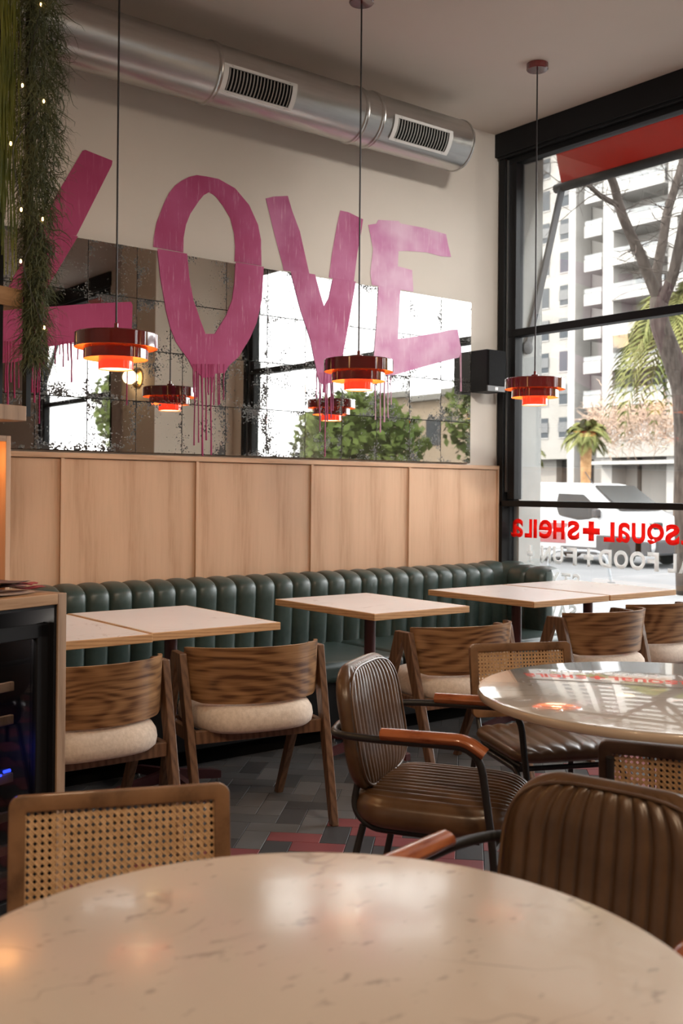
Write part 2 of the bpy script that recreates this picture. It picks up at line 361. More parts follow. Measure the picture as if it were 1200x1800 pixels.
# window wall: solid strips between the two glazed bays, column, exterior render reveals
tag(MB().b2((WIN, -.95, 0), (WIN+.115, 1.75, CEIL)).obj('wall_right', M['column']), 'painted wall strip between the two shop windows', kind='structure')
tag(MB().b2((WIN, -4.5, 0), (WIN+.115, -3.1, CEIL)).obj('wall_right', M['column']), 'painted wall strip beyond the second shop window', kind='structure')
mb = MB().b2((WIN+.12, 4.885, -.4), (WIN+.34, 5.6, 5.0)).b2((WIN+.12, -5, 3.72), (WIN+.34, 5.6, 6.0))
tag(mb.obj('wall_exterior', M['reveal']), 'pale rendered outside wall beside the shop window', kind='structure')
tag(MB().b2((4.44, .99, 0), (WIN-.002, 1.61, CEIL)).obj('pillar_column', M['column'], bevel=.004), 'thick beige painted column next to the shop window', kind='structure')

def shop_window(name, y0, y1, label, pocket):
    w = thing(name, label, None, (0, 0, 0), kind='structure')
    jw = .125
    MB().b2((WIN-.025, y0-.02, 3.585), (WIN+.12, y1+.02, CEIL)).b2((WIN-.012, y0, 3.568), (WIN+.12, y1, 3.60)).obj('header', M['black'], w, bevel=.004)
    MB().b2((WIN+.12, y0, 3.66), (WIN+.342, y1, 3.719)).obj('soffit', M['void'], w)
    MB().b2((WIN+.03, y0, 3.532), (WIN+.11, y1, 3.58)).obj('top_rail', M['black'], w, bevel=.004)
    for a, b, nm in ((y1-jw, y1, 1), (y0, y0+jw, -1)):
        MB().b2((WIN, b-.05 if nm > 0 else a, 0), (WIN+.12, b if nm > 0 else a+.05, 3.585)).obj('jamb', M['black'], w, bevel=.003)
        MB().b2((WIN+.02, b-.066 if nm > 0 else a+.05, 1.3), (WIN+.05, b-.054 if nm > 0 else a+.062, 3.56)).obj('track_channel', M['steel'], w)
        MB().b2((WIN+.035, a if nm > 0 else a+.06, 1.25), (WIN+.11, b-.06 if nm > 0 else b, 3.56)).obj('sash_stile', M['black'], w, bevel=.003)
    MB().b2((WIN+.03, y0+.05, 2.352), (WIN+.11, y1-.03, 2.402)).obj('sash_rail', M['black'], w, bevel=.004)
    MB().b2((WIN+.0, y0, 1.203), (WIN+.11, y1, 1.243)).obj('sash_rail', M['black'], w, bevel=.004)
    MB().b2((WIN+.0, y0, 0.02), (WIN+.13, y1, .12)).obj('sill_rail', M['black'], w, bevel=.004)
    for z0, z1 in ((2.39, 3.55), (1.235, 2.36), (.1, 1.21)):
        MB().b2((GL, y0+.05, z0), (GL+.006, y1-.05, z1)).obj('pane', M['glass'], w)
    return w
w1 = shop_window('window_1', 1.75, 4.98, 'tall black framed shop window with lettered lower pane beside the banquette', 0)
w2 = shop_window('window_2', -3.1, -.95, 'black framed shop window beyond the beige column', 0)

# wood panelling: backing, panels, stiles, rails
PT = 1.3+(1.466-1.3)*1.073
sx = [ony(px, 900, PAN).x for px in (15, 108, 345.5, 547.5, 719.5)]
sx = [sx[1]-.76]+sx[1:]+[WIN-.012]
pw = tag(MB().b2((sx[0], PAN+.022, 0), (WIN-.005, WALL, PT-.01)).obj('wall_panelling', M['panel']), 'maple wood wainscot panelling under the mirror', kind='structure')
for i in range(len(sx)-1):
    MB().b2((sx[i]+.016, PAN+.012, .1), (sx[i+1]-.004, PAN+.03, PT-.03)).obj('panel', M['panel'], pw, bevel=.0015)
    MB().b2((sx[i]-.004, PAN, .1), (sx[i]+.013, PAN+.03, PT-.026)).obj('stile', M['panel'], pw, bevel=.001)
MB().b2((sx[-1]-.004, PAN, .1), (sx[-1]+.01, PAN+.03, PT-.026)).obj('stile', M['panel'], pw, bevel=.001)
MB().b2((sx[0], PAN-.002, PT-.026), (WIN-.003, WALL, PT)).obj('top_rail', M['panelx'], pw, bevel=.0015)

# ------------------------------------------------------------------ mirror of antique tiles
mt, mbz = 1.3+(2.482-1.3)*1.073-.004, PT+.012
xr = ony(828.6, 530, MIR).x; TWM = .2735; THM = (mt-mbz)/4; NC = 13
mir = thing('antique_mirror', 'wide antique mirror of speckled square tiles above the wood panelling', 'mirror', (xr-NC*TWM/2, MIR, mbz))
MB().b2((-NC*TWM/2, .008, 0), (NC*TWM/2, WALL-MIR-.001, THM*4)).obj('backing_board', M['void'], mir)
tme = MB().b2((-TWM/2+.0016, 0, -THM/2+.0016), (TWM/2-.0016, .006, THM/2-.0016)).mesh('mirror_tile', M['mirror'], bevel=.0008, seg=1)
for i in range(NC):
    for j in range(4):
        o = link('mirror_tile', tme, mir, ((i-NC/2+.5)*TWM, 0, (j+.5)*THM)); o.rotation_euler = (random.uniform(-.0022, .0022), 0, random.uniform(-.0022, .0022))

# ------------------------------------------------------------------ painted letters L O V E
def paintpoly(px, y, holes=None): return [ony(a, b, y) for a, b in px]
def paint_letter(name, label, m, wallpolys, mirpolys, drips):
    t = thing(name, label, 'painted letter', (0, 0, 0), group='painted letters of the word')
    for nm, polys, y in (('paint_on_wall', wallpolys, WALL-.0012), ('paint_on_mirror', mirpolys, MIR-.0025)):
        if not polys: continue
        mb = MB()
        for p in polys: mb.prism([ony(a, b, y) for a, b in p], (0, -.0012, 0))
        mb.obj(nm, m, t, tri=True)
    for x, ya, yb, wd in drips:
        a = ony(x, ya, MIR-.003); b = ony(x+random.uniform(-1.5, 1.5), yb, MIR-.003); k = wd*.0028/2
        mid = (a+b)/2+Vector((random.uniform(-.003, .003), 0, 0))
        MB().tube([a, a*.7+b*.3, mid, a*.25+b*.75, b], [k*1.25, k, k*.8, k*.8, k*1.05], 6).obj('paint_drip', m, t, smooth=True)
    return t
Lw = [[(145, 265), (150, 263.5), (197.5, 282.5), (196.5, 290), (134, 414.5), (60, 403), (72, 388)]]
Lm = [[(66, 402), (137, 415.5), (77, 516), (77, 540), (8, 545), (-14, 560), (15, 505)], [(-14, 560), (8, 545), (77, 540), (155, 534), (230, 530.5), (233, 536), (231, 588), (180, 594), (130, 602), (75, 611), (58, 624), (30, 636), (-14, 640)]]
Ld = [(x, 600, y, w) for x, y, w in ((10, 690, 3), (14, 712, 3.4), (19, 672, 2.5), (25, 700, 2.5), (33, 682, 2), (57, 690, 4), (62, 708, 3), (67, 690, 3), (70, 745, 2), (78, 640, 2), (84, 625, 1.6), (98, 640, 2), (105, 623, 1.5), (111, 645, 2), (119, 634, 2), (125, 672, 2.4), (138, 632, 2), (224, 712, 1.8))]
paint_letter('painted_letter', 'large magenta painted letter L slanting across wall and mirror', M['pL'], Lw, Lm, Ld)
Oo = [(269, 434), (270, 418), (275, 391), (288.3, 356.7), (297, 339), (307.5, 326), (319, 317.5), (332.4, 310.7), (345.8, 307.8), (363, 310.3), (384, 314.5), (413, 331), (437.8, 360.5), (453.2, 395), (458.5, 421.8), (459.3, 467.5)]
Oi = [(412, 459.5), (413, 433.3), (411, 410.3), (404.3, 383.5), (391.8, 362.4), (380, 347), (374.6, 342.3), (367, 338), (358, 343), (349.7, 352.8), (334.3, 375.8), (326.7, 395), (322.5, 418), (322, 444)]
Ow = [Oo+Oi]
Om = [[(276.5, 437), (281.6, 487), (288.3, 525), (291.5, 545), (299.5, 576.7), (308.7, 600.5), (319.7, 617), (330.7, 631.7), (339.8, 650), (350, 657), (355.4, 664), (374.7, 663), (378, 657), (394.8, 655.5), (402, 642.7), (418.7, 628), (438.8, 595), (450.8, 567.5), (456, 545), (460, 525), (463.3, 469),
       (414, 460.5), (412, 496.6), (408, 527), (396.6, 556), (377.4, 586.8), (361, 586.8), (352, 563), (344.4, 540), (340, 529), (332.4, 487), (328.6, 446)]]
Od = [(x, 640, y, w) for x, y, w in ((340, 690, 2.4), (342.5, 783, 2), (346.5, 698, 3.4), (349, 778, 1.9), (355, 802, 3.4), (361.5, 774, 2.6), (366, 690, 2), (371.5, 800, 2.6), (374, 690, 3), (377, 712, 2), (383, 712, 1.8), (386, 711, 1.8), (394, 703, 2), (368, 694, 2))]
paint_letter('painted_letter', 'large magenta painted letter O with long paint drips', M['pO'], Ow, Om, Od)
Vw = [[(466.7, 349), (480, 345.5), (505.6, 344.4), (513.3, 371), (526.7, 406.7), (535.6, 446.7), (543.5, 482), (498, 475), (496.7, 466.7), (483, 415.6)], [(597.8, 370), (612, 373), (637.8, 385.6), (634.4, 408.9), (627.8, 444.4), (621.5, 496), (577.8, 488), (583.3, 444.4), (592, 395.6)]]
Vm = [[(510, 475), (553.5, 482.5), (561, 511), (569.3, 538.9), (577.8, 524), (585, 488), (625, 495), (612, 571), (603, 620), (596.7, 642), (583, 673), (567.8, 675.6), (561, 671), (555.6, 648.9), (545.6, 597.8), (527.8, 544.4)]]
Vd = [(x, 655, y, w) for x, y, w in ((557, 700, 1.6), (562, 758, 1.7), (565, 702, 1.6), (571, 690, 5), (572.5, 803, 2), (575, 740, 2), (581, 735, 1.6), (585, 722, 1.6))]
paint_letter('painted_letter', 'large pink painted letter V between the O and the E', M['pV'], Vw, Vm, Vd)
Ew = [[(647, 395.3), (661, 393.3), (664.6, 386.5), (700, 388.5), (704, 393), (746.7, 401), (783.6, 411.8), (787, 430), (792.4, 451.7), (774.9, 450.7), (750.6, 443.9), (715.6, 441), (700, 441.5), (699, 468), (724, 475), (726.2, 513), (653.3, 501), (650.4, 479), (655.3, 438)]]
Em = [[(665, 502), (703.5, 508.5), (699, 595.6), (717.5, 593.6), (773.9, 583.9), (790, 580), (804, 579), (808, 603), (811, 617), (806, 628.6), (773.9, 636.4), (717.5, 652), (692, 659.7), (657, 657.8), (656, 638), (661, 574)]]
Ed = [(659, 640, 738, 2), (669, 640, 760, 1.8), (676.5, 640, 742, 2.6), (681, 640, 735, 1.6), (687, 640, 712, 1.4), (809.5, 610, 688, 3)]
paint_letter('painted_letter', 'pale pink painted letter E nearest the black loudspeaker', M['pE'], Ew, Em, Ed)

# ------------------------------------------------------------------ ventilation duct
DY, DZ, DR = 4.715, 3.462, .155
du = thing('ventilation_duct', 'round galvanised steel air duct with two slotted grilles under the ceiling', 'duct', (0, DY, DZ))
def rotx(prof, n=48):  # lathe about x axis
    mb = MB(); mb.lathe(prof, n); mb.v = [(z, x, y) for x, y, z in mb.v]; return mb
xe = ony(803, 250, DY).x
segs = [-2.9, ony(70, 60, DY-.1).x, ony(380, 160, DY-.1).x, ony(636, 200, DY-.1).x, ony(664, 210, DY-.1).x, xe]
for a, b in zip(segs[:-1], segs[1:]):
    rotx([(DR, a), (DR, b)]).obj('duct_section', M['duct'], du, smooth=True)
for x in segs[1:-1]:
    rotx([(DR, x-.016), (DR+.007, x-.010), (DR+.003, x-.004), (DR+.003, x+.004), (DR+.007, x+.010), (DR, x+.016)]).obj('seam_band', M['duct'], du, smooth=True)
rotx([(0, xe-.004), (DR-.004, xe-.004), (DR+.005, xe), (DR+.005, xe-.012), (DR, xe-.014)]).obj('end_cap', M['duct'], du, smooth=True)
def grille(x0, x1):
    g = bpy.data.objects.new('grille', None); COL.objects.link(g); g.parent = du; g.location = ((x0+x1)/2, 0, 0); g.rotation_euler = (R(24), 0, 0)
    L = (x1-x0)/2; r = DR+.008; A = .46
    def arc(t, rr): return (-rr*cos(t), rr*sin(t))
    m = MB()
    for t0, t1, xa, xb in ((-A, -A+.10, -L, L), (A-.10, A, -L, L), (-A, A, -L, -L+.03), (-A, A, L-.03, L)):
        rows = [[(x, *arc(t0+(t1-t0)*k/8, r)) for x in (xa, xb)] for k in range(9)]; m.grid(rows)
    m.obj('grille_frame', M['alu'], g, smooth=True)
    b = MB(); b.grid([[(x, *arc(-A+.1+(2*A-.2)*k/8, DR+.0015)) for x in (-L+.03, L-.03)] for k in range(9)]); b.obj('grille_opening', M['void'], g)
    nS = 19
    for k in range(nS):
        x = -L+.04+(2*L-.08)*k/(nS-1); tw = .45 if k < nS//2 else -.75
        s = MB(); ww = .008
        s.grid([[(x+cos(tw)*q*ww*.5, arc(-A+.1+(2*A-.2)*e/6, DR+.003+sin(abs(tw))*(q+1)*.0015)[0], arc(-A+.1+(2*A-.2)*e/6, DR+.003)[1]) for q in (-1, 1)] for e in range(7)])
        s.obj('slat', M['slat'], g)
    for xx in (-L+.05, L-.05):
        for t in (-A+.05, A-.05):
            c = arc(t, r+.001); MB().lathe([(0, 0), (.004, 0), (.004, .001)], 8).obj('screw', M['void'], g, loc=(xx, *c))
grille(2.808, 3.265); grille(3.955, 4.42)

# ------------------------------------------------------------------ pendant lamps
PD = .1715
def pendant():
    p = thing('pendant_lamp', 'x', 'pendant lamp', (0, 0, 0), group='red tiered pendant lamps')
    def ring(nm, r, z0, z1, m, rin=None, top=False):
        pr = [(r, z0), (r, z1-.004), (r-.004, z1)] + ([(.0, z1)] if top else [(rin, z1)])
        o = MB().lathe(pr[:], 64).mesh(nm, m, True) if False else None
        mb = MB(); n = 64
        vs = [(q*cos(2*pi*k/n), q*sin(2*pi*k/n), z) for q, z in pr for k in range(n)]
        mb.add(vs, [(i*n+k, i*n+(k+1) % n, (i+1)*n+(k+1) % n, (i+1)*n+k) for i in range(len(pr)-1) for k in range(n)])
        a = mb.obj(nm, m, p, smooth=True)
        mi = MB(); pi_ = [(r-.002, z0), (r-.002, z1-.006)] + ([(0.0, z1-.006)] if top else [(rin, z1-.006)])
        vs = [(q*cos(2*pi*k/n), q*sin(2*pi*k/n), z) for q, z in pi_ for k in range(n)]
        mi.add(vs, [(i*n+k, i*n+(k+1) % n, (i+1)*n+(k+1) % n, (i+1)*n+k) for i in range(len(pi_)-1) for k in range(n)])
        mi.add([(q*cos(2*pi*k/n), q*sin(2*pi*k/n), z0) for q in (r-.002, r) for k in range(n)], [(k, (k+1) % n, n+(k+1) % n, n+k) for k in range(n)])
        mi.obj('inner_reflector', M['orange'], a, smooth=True)
        return a
    ring('shade_ring', PD, .025, .085, M['red'], top=True)
    ring('shade_ring', PD*.775, -.022, .034, M['red'], rin=PD*.70)
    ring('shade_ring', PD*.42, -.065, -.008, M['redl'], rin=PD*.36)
    MB().lathe([(0, -.060), (PD*.40, -.060), (PD*.40, -.056), (0, -.056)], 40).obj('diffuser', M['bulb'], p, smooth=True)
    MB().lathe([(0, -.02), (.02, -.015), (.033, .005), (.030, .03), (.014, .05), (.014, .075)], 24).obj('light_bulb', M['filament'], p, smooth=True)
    MB().lathe([(0, .084), (.022, .084), (.022, .108), (.008, .112), (.008, .128), (.004, .132), (0, .132)], 24).obj('cap', M['red'], p, smooth=True)
    MB().tube([(0, 0, .13), (0, 0, CEIL-PZ-.02)], .0042, 8).obj('cord', M['cord'], p)
    MB().lathe([(0, CEIL-PZ-.036), (.058, CEIL-PZ-.036), (.062, CEIL-PZ-.032), (.062, CEIL-PZ-.001), (0, CEIL-PZ-.001)], 40).obj('ceiling_rose', M['red'], p, smooth=True)
    return p
PZ = 1.3+.525*1.073-.002
pl = pendant()
for i, (px, lab) in enumerate(((203.5, 'dark red tiered pendant lamp hanging over the pair of tables by the cabinet'), (630, 'dark red tiered pendant lamp hanging over the single middle table'), (940, 'dark red tiered pendant lamp hanging beside the shop window'))):
    o = pl if i == 0 else copy_tree(pl)
    o.location = (ony(px, 650, 4.02).x, 4.02, PZ); o['label'] = lab

# wall sconce on column (seen in the mirror)
sc_ = thing('globe_sconce', 'glowing globe wall lamp on the beige column, seen in the mirror', 'wall lamp', (4.44, 1.30, 2.31))
MB().lathe([(.0, 0), (.09, 0), (.09, .012), (0, .012)], 32).obj('back_plate', mat('brass', (.55, .33, .12), .3, 1.0), sc_, smooth=True).rotation_euler = (0, -pi/2, 0)
g = MB().lathe([(.062*sin(pi*k/14), .062-.062*cos(pi*k/14)) for k in range(15)], 28).obj('globe', M['globe'], sc_, smooth='all'); g.rotation_euler = (0, -pi/2, 0); g.location = (-.012, 0, 0)
# ------------------------------------------------------------------ loudspeaker
s1 = ony(858, 613, 4.81); s2 = ony(888, 690, 4.81)
sp = thing('wall_loudspeaker', 'small black box loudspeaker on the wall beside the mirror', 'loudspeaker', (0, 0, 0))
MB().b2((s1.x, 4.82, s2.z), (s2.x, WALL-.03, s1.z)).obj('cabinet', M['plastic'], sp, bevel=.004)
MB().b2((s1.x+.004, 4.806, s2.z+.04), (s2.x-.004, 4.822, s1.z-.004)).obj('front_grille', M['grillecloth'], sp, bevel=.004)
MB().b2((s1.x+.002, 4.812, s2.z+.002), (s2.x-.002, 4.822, s2.z+.038)).obj('lower_strip', M['speckgrey'], sp)
MB().b2(((s1.x+s2.x)/2-.014, 4.8095, s2.z+.010), ((s1.x+s2.x)/2+.012, 4.812, s2.z+.030)).obj('badge', M['white'], sp)
MB().b2(((s1.x+s2.x)/2-.02, WALL-.032, s2.z+.1), ((s1.x+s2.x)/2+.02, WALL, s1.z-.1)).obj('bracket', M['plastic'], sp)

# ------------------------------------------------------------------ banquette
BT, BS = 1.3-.44*1.073-.002, .43
bq = thing('banquette', 'dark green leather channel-backed banquette along the panelled wall', 'banquette', (0, 0, 0))
BF = 4.80; CW = .1235
def channel(w, h, d, bulge):
    rows = []; prof = []
    for k in range(8): prof.append((-.5*0, h*(k/7)*.86, 0))
    path = [(0, z) for z in (0, .25*h, .5*h, .75*h, .88*h)]+[(d*.55*(1-cos(a)), h*.88+h*.12*sin(a)) for a in (R(20), R(40), R(60), R(80), R(90))]+[(d*.8, h), (d, h*.98)]
    for y, z in path:
        row = []
        for i in range(13):
            u = -1+2*i/12; b = sqrt(max(1-u*u, 0))**.8
            row.append((u*w/2, y-bulge*b if z < h*.9 else y-bulge*b*max(0, 1-(z-h*.9)/(h*.1))*.9, z-(1-b)*.018*(z/h)))
        rows.append(row)
    return MB().grid(rows)
cm = channel(CW, BT-BS+.02, .15, .028).mesh('channel', M['leather_g'], 'all')
x0 = 1.45; nC = int((WIN-.19-x0)/CW)
for i in range(nC): link('channel', cm, bq, (x0+(i+.5)*CW, BF, BS-.02)).rotation_euler = (R(3.0), 0, random.uniform(-.01, .01))
MB().b2((x0, BF+.07, .1), (WIN-.04, PAN-.002, BT-.03)).obj('back_frame', M['leather_g'], bq)
xend = x0+nC*CW
# curved corner and short return along the window
for k, (a, ww) in enumerate(((R(-22), .15), (R(-62), .16))):
    c = channel(ww, BT-BS+.03, .15, .03); o = c.obj('channel', M['leather_g'], bq, smooth='all')
    o.location = (xend+.055+.07*k, BF+.012-.06*k, BS-.02); o.rotation_euler = (R(3), 0, a)
for k in range(2):
    o = channel(.155, BT-BS+.02, .15, .03).obj('channel', M['leather_g'], bq, smooth='all'); o.location = (WIN-.155, BF-.15-.15*k, BS-.02); o.rotation_euler = (0, 0, R(-90))
MB().b2((WIN-.125, BF-.36, .1), (WIN-.03, BF+.1, BT-.012)).obj('return_end', M['leather_g'], bq, bevel=.03, seg=4, smooth=True)
for a, b in ((x0, 2.55), (2.555, 3.75), (3.755, WIN-.17)):
    MB().b2((a, 4.19, BS-.11), (b, BF+.03, BS)).obj('seat_cushion', M['leather_g'], bq, bevel=.035, seg=4, smooth=True)
MB().b2((x0, 4.25, .09), (WIN-.06, BF+.07, BS-.10)).obj('seat_box', M['plastic'], bq)
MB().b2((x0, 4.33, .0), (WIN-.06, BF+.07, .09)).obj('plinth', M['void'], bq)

# ------------------------------------------------------------------ square tables
TZ = .75
def square_table(w, d):
    t = thing('square_table', 'x', 'table', group='square tables along the banquette')
    top = MB().b2((-w/2+.012, -d/2+.012, TZ-.004), (w/2-.012, d/2-.012, TZ)).obj('top', M['marble_t'], t, bevel=.001)
    e = MB(); h = .028
    MB().b2((-w/2+.01, -d/2+.01, TZ-h), (w/2-.01, d/2-.01, TZ-.004)).obj('core_board', M['oak_edge'], top)
    for a, b in (((-w/2, -d/2), (w/2, -d/2+.0125)), ((-w/2, d/2-.0125), (w/2, d/2)), ((-w/2, -d/2+.0125), (-w/2+.0125, d/2-.0125)), ((w/2-.0125, -d/2+.0125), (w/2, d/2-.0125))):
        MB().b2((*a, TZ-h-.004), (*b, TZ-.0008)).obj('edge_band', M['oak_edge'], t, bevel=.0025)
    MB().tube([(0, 0, .05), (0, 0, TZ-.03)], .028, 20).obj('column', M['burg'], t, smooth=True)
    MB().b2((-.16, -.16, TZ-.042), (.16, .16, TZ-.031)).obj('mounting_plate', M['tube'], t)
    MB().lathe([(0, .055), (.045, .055), (.045, .095), (.03, .11), (0, .11)], 20).obj('hub', M['burg'], t, smooth=True)
    for k in range(4):
        a = k*pi/2+pi/4*0; dx, dy = cos(a), sin(a); L = .29 if k % 2 else .25
        b = MB(); P = [(0.03, .10), (L-.012, .062), (L, .058), (L, .028), (L-.02, .028), (.03, .055)]
        b.prism([(p*dx-.014*-dy, p*dy-.014*dx, z) for p, z in P], (-.028*dy, .028*dx, 0))
        arm = b.obj('base_arm', M['burg'], t)
        MB().lathe([(0, 0), (.013, 0), (.013, .006), (.005, .010), (.005, .03), (0, .03)], 12).obj('foot', M['steel'], arm, loc=((L-.01)*dx, (L-.01)*dy, 0))
    return t
TD = .78
st = square_table(.60, TD)
for i, (x, y, lab) in enumerate(((2.215, 3.985, 'square pale-topped table with oak edge under the lamp by the cabinet'),
        (1.608, 3.96, 'square pale-topped table half hidden behind the dark glass cabinet'),
        (3.325, 3.985, 'square pale-topped table standing alone in front of the banquette'),
        (4.325, 3.93, 'square pale-topped table pushed against the one at the window'),
        (4.937, 3.93, 'square pale-topped table standing right against the shop window'))):
    o = st if i == 0 else copy_tree(st); o.location = (x, y, 0); o['label'] = lab

# ------------------------------------------------------------------ bent-ply wooden chairs
def ply_chair():
    c = thing('wooden_armchair', 'x', 'chair', group='bent plywood chairs with cream seats')
    ZT, ZB, AP = .712, .495, .675
    A, B, t = .2816, .22, .007
    def cen(th): return Vector((A*sin(th), -.235+B*(1-cos(th)), 0))
    ns, nz = 40, 6; rows_o = []; rows_i = []; TH = R(76)
    for j in range(nz+1):
        ro = []; ri = []
        for i in range(ns+1):
            th = -TH+2*TH*i/ns; p = cen(th); q = cen(th+.01)-cen(th-.01); nrm = Vector((q.y, -q.x, 0)).normalized()
            e = abs(th)/TH; zt = ZT-.012*e**2; zb = ZB+.02*max(0, e-.7)/.3+.03*max(0, e-.85)/.15
            z = zb+(zt-zb)*j/nz; lean = -(z-.5)*.20*max(cos(th), 0)
            ro.append(p+nrm*t+Vector((0, lean, z))); ri.append(p-nrm*t+Vector((0, lean, z)))
        rows_o.append(ro); rows_i.append(ri)
    m = MB().grid(rows_o).grid(rows_i)
    m.grid([rows_o[0], rows_i[0]]).grid([rows_o[-1], rows_i[-1]]).grid([[r[0] for r in rows_o], [r[0] for r in rows_i]]).grid([[r[-1] for r in rows_o], [r[-1] for r in rows_i]])
    m.obj('backrest', M['ply'], c, smooth=True)
    for s in (-1, 1):
        ax = s*.290
        for fy, fx, nm in ((-.265, s*.272, 'leg'), (.245, s*.262, 'leg')):
            dirn = Vector((fx-ax, fy-.012*0, -AP)); sg = 1 if fy > 0 else -1
            P = [(ax, sg*-.012-.05, AP+.004), (ax, sg*.052-.05, AP+.004), (fx, fy+sg*.018, 0), (fx, fy-sg*.018, 0)]
            MB().prism([(p[0]-.0145, p[1], p[2]) for p in P], (.029, 0, 0)).obj(nm, M['walnut'], c, bevel=.004)
        MB().b2((s*.262-.012, -.15, .345), (s*.262+.012, .15, .395)).obj('side_rail', M['walnut'], c, bevel=.003)
    MB().b2((-.262, -.168, .345), (.262, -.142, .395)).obj('rear_rail', M['walnut'], c, bevel=.003)
    MB().b2((-.262, .135, .345), (.262, .160, .395)).obj('front_rail', M['walnut'], c, bevel=.003)
    # seat cushion: D-shaped upholstered pad
    rows = []; n = 44
    for z, k in ((.382, .86), (.388, .93), (.402, .985), (.425, 1.0), (.452, .985), (.474, .93), (.488, .82), (.495, .6), (.498, .3), (.499, .02)):
        row = []
        for i in range(n+1):
            th = 2*pi*i/n; x = .248*math.copysign(abs(cos(th))**.62, cos(th)); y = (.235 if sin(th) > 0 else .262)*math.copysign(abs(sin(th))**.7, sin(th))
            row.append((x*k, y*k+.0, z+.004*sin(3*th)*k*0))
        rows.append(row)
    b = MB().grid(rows); b.add([rows[0][i] for i in range(n)], [tuple(range(n))]); b.obj('seat', M['fabric'], c, smooth='all')
    return c
pc = ply_chair()
for i, (x, y, rz, lab) in enumerate(((2.295, 3.53, -11, 'bent plywood chair with cream seat angled at the table under the lamp'),
        (1.585, 3.51, -2, 'bent plywood chair with cream seat partly hidden by the dark glass cabinet'),
        (3.39, 3.50, -5, 'bent plywood chair with cream seat at the lone middle table'),
        (4.385, 3.49, -3, 'bent plywood chair with cream seat at the pair of tables by the window'),
        (4.975, 3.56, -1, 'bent plywood chair with cream seat closest to the shop window'))):
    o = pc if i == 0 else copy_tree(pc); o.location = (x, y, 0); o.rotation_euler = (0, 0, R(rz)); o['label'] = lab

# ------------------------------------------------------------------ round marble tables
def round_table(loc, r, label, mm='marble_r'):
    t = thing('round_table', label, 'table', loc, group='round marble tables')
    MB().lathe([(0, .7495), (r-.012, .75), (r-.004, .748), (r-.004, .746)], 128).obj('marble_top', M[mm], t, smooth=True)
    MB().lathe([(0, .722), (r-.012, .722), (r-.003, .726), (r, .734), (r-.001, .742), (r-.0045, .7475)], 128).obj('rounded_edge', M['bull'], t, smooth=True)
    MB().lathe([(0, .722), (.2, .722), (.2, .712), (.045, .69), (.035, .6), (.035, .12), (.06, .06), (.25, .03), (.26, .0), (0, 0)], 40).obj('pedestal', M['tube'], t, smooth=True)
    return t
round_table((.69, .924, 0), .455, 'smaller round marble table, the one standing further from the shop window')
round_table((2.52, 1.72, 0), .53, 'round marble table encircled by leather and cane chairs near the window', 'marble_w')

# ------------------------------------------------------------------ leather armchairs and cane chairs (local: facing +y)
def leather_chair(ribs, amp, W_=.43, zc=.632):
    c = thing('leather_armchair', 'x', 'chair', group='ribbed brown leather armchairs')
    def bend(q):
        # upright pad: lean back and curve round the sitter
        y = -q.y; z = q.z; x = q.x
        return Vector((x, -.205+y+x*x*.32-(z)*.18, zc+z))
    b = pad(W_, .35, .066, .11, ribs, amp, ny=30, p=6, per=8, fn=bend, border=.10).obj('backrest', M['leather_b'], c, smooth='all')
    def pipe(off, yy):
        pts = []
        for k in range(64):
            a = 2*pi*k/64; x = (W_/2-.008)*math.copysign(abs(cos(a))**.55, cos(a)); z = .165*math.copysign(abs(sin(a))**.55, sin(a)); pts.append(bend(Vector((x, yy, z))))
        return MB().tube(pts, .0035, 6, closed=True)
    pipe(0, -.026).obj('piping', M['leather_b'], b, smooth='all')
    def seat(q): return Vector((q.x, .02+q.z, .425-q.y))
    s = pad(.45, .46, .105, .13, ribs, amp, ny=28, p=6, per=8, fn=lambda q: Vector((q.x, .03+q.z, .42-q.y)), border=.06).obj('seat', M['leather_b'], c, smooth='all')
    # make upper face ribbed: pad front (-y) maps to +z
    for s_ in (-1, 1):
        MB().tube(rounded([(s_*.15, -.180, .50), (s_*.155, -.195, .41), (s_*.165, -.14, .366), (s_*.165, .17, .366)], .06), .0095, 10).obj('back_support', M['tube'], c, smooth=True)
        MB().tube([(s_*.165, -.16, .372), (s_*.20, -.245, 0)], .0105, 10).obj('leg', M['tube'], c, smooth=True)
        arm = MB().tube(rounded([(s_*.09, -.262, .628), (s_*.225, -.235, .632), (s_*.262, -.12, .636), (s_*.265, .19, .640), (s_*.245, .225, .36), (s_*.235, .235, 0)], .07, 6), .0105, 10).obj('arm_frame', M['tube'], c, smooth=True)
        pts = rounded([(s_*.2645, -.075, .653), (s_*.2655, .155, .657), (s_*.264, .205, .625)], .06, 6)
        rows = []
        w = MB().tube([p for p in pts], .0165, 12); w.v = [(x+(x-s_*.265)*.35, y, z) for x, y, z in w.v]
        w.obj('armrest_pad', M['arm'], arm, smooth=True)
    MB().tube([(-.09, -.262, .628), (.09, -.262, .628)], .0105, 10).obj('rear_bar', M['tube'], c, smooth=True)
    MB().tube([(-.165, .15, .372), (.165, .15, .372)], .009, 8).tube([(-.24, .222, .372), (.24, .222, .372)], .009, 8).tube([(-.165, -.14, .372), (.165, -.14, .372)], .009, 8).obj('seat_frame', M['tube'], c, smooth=True)
    return c
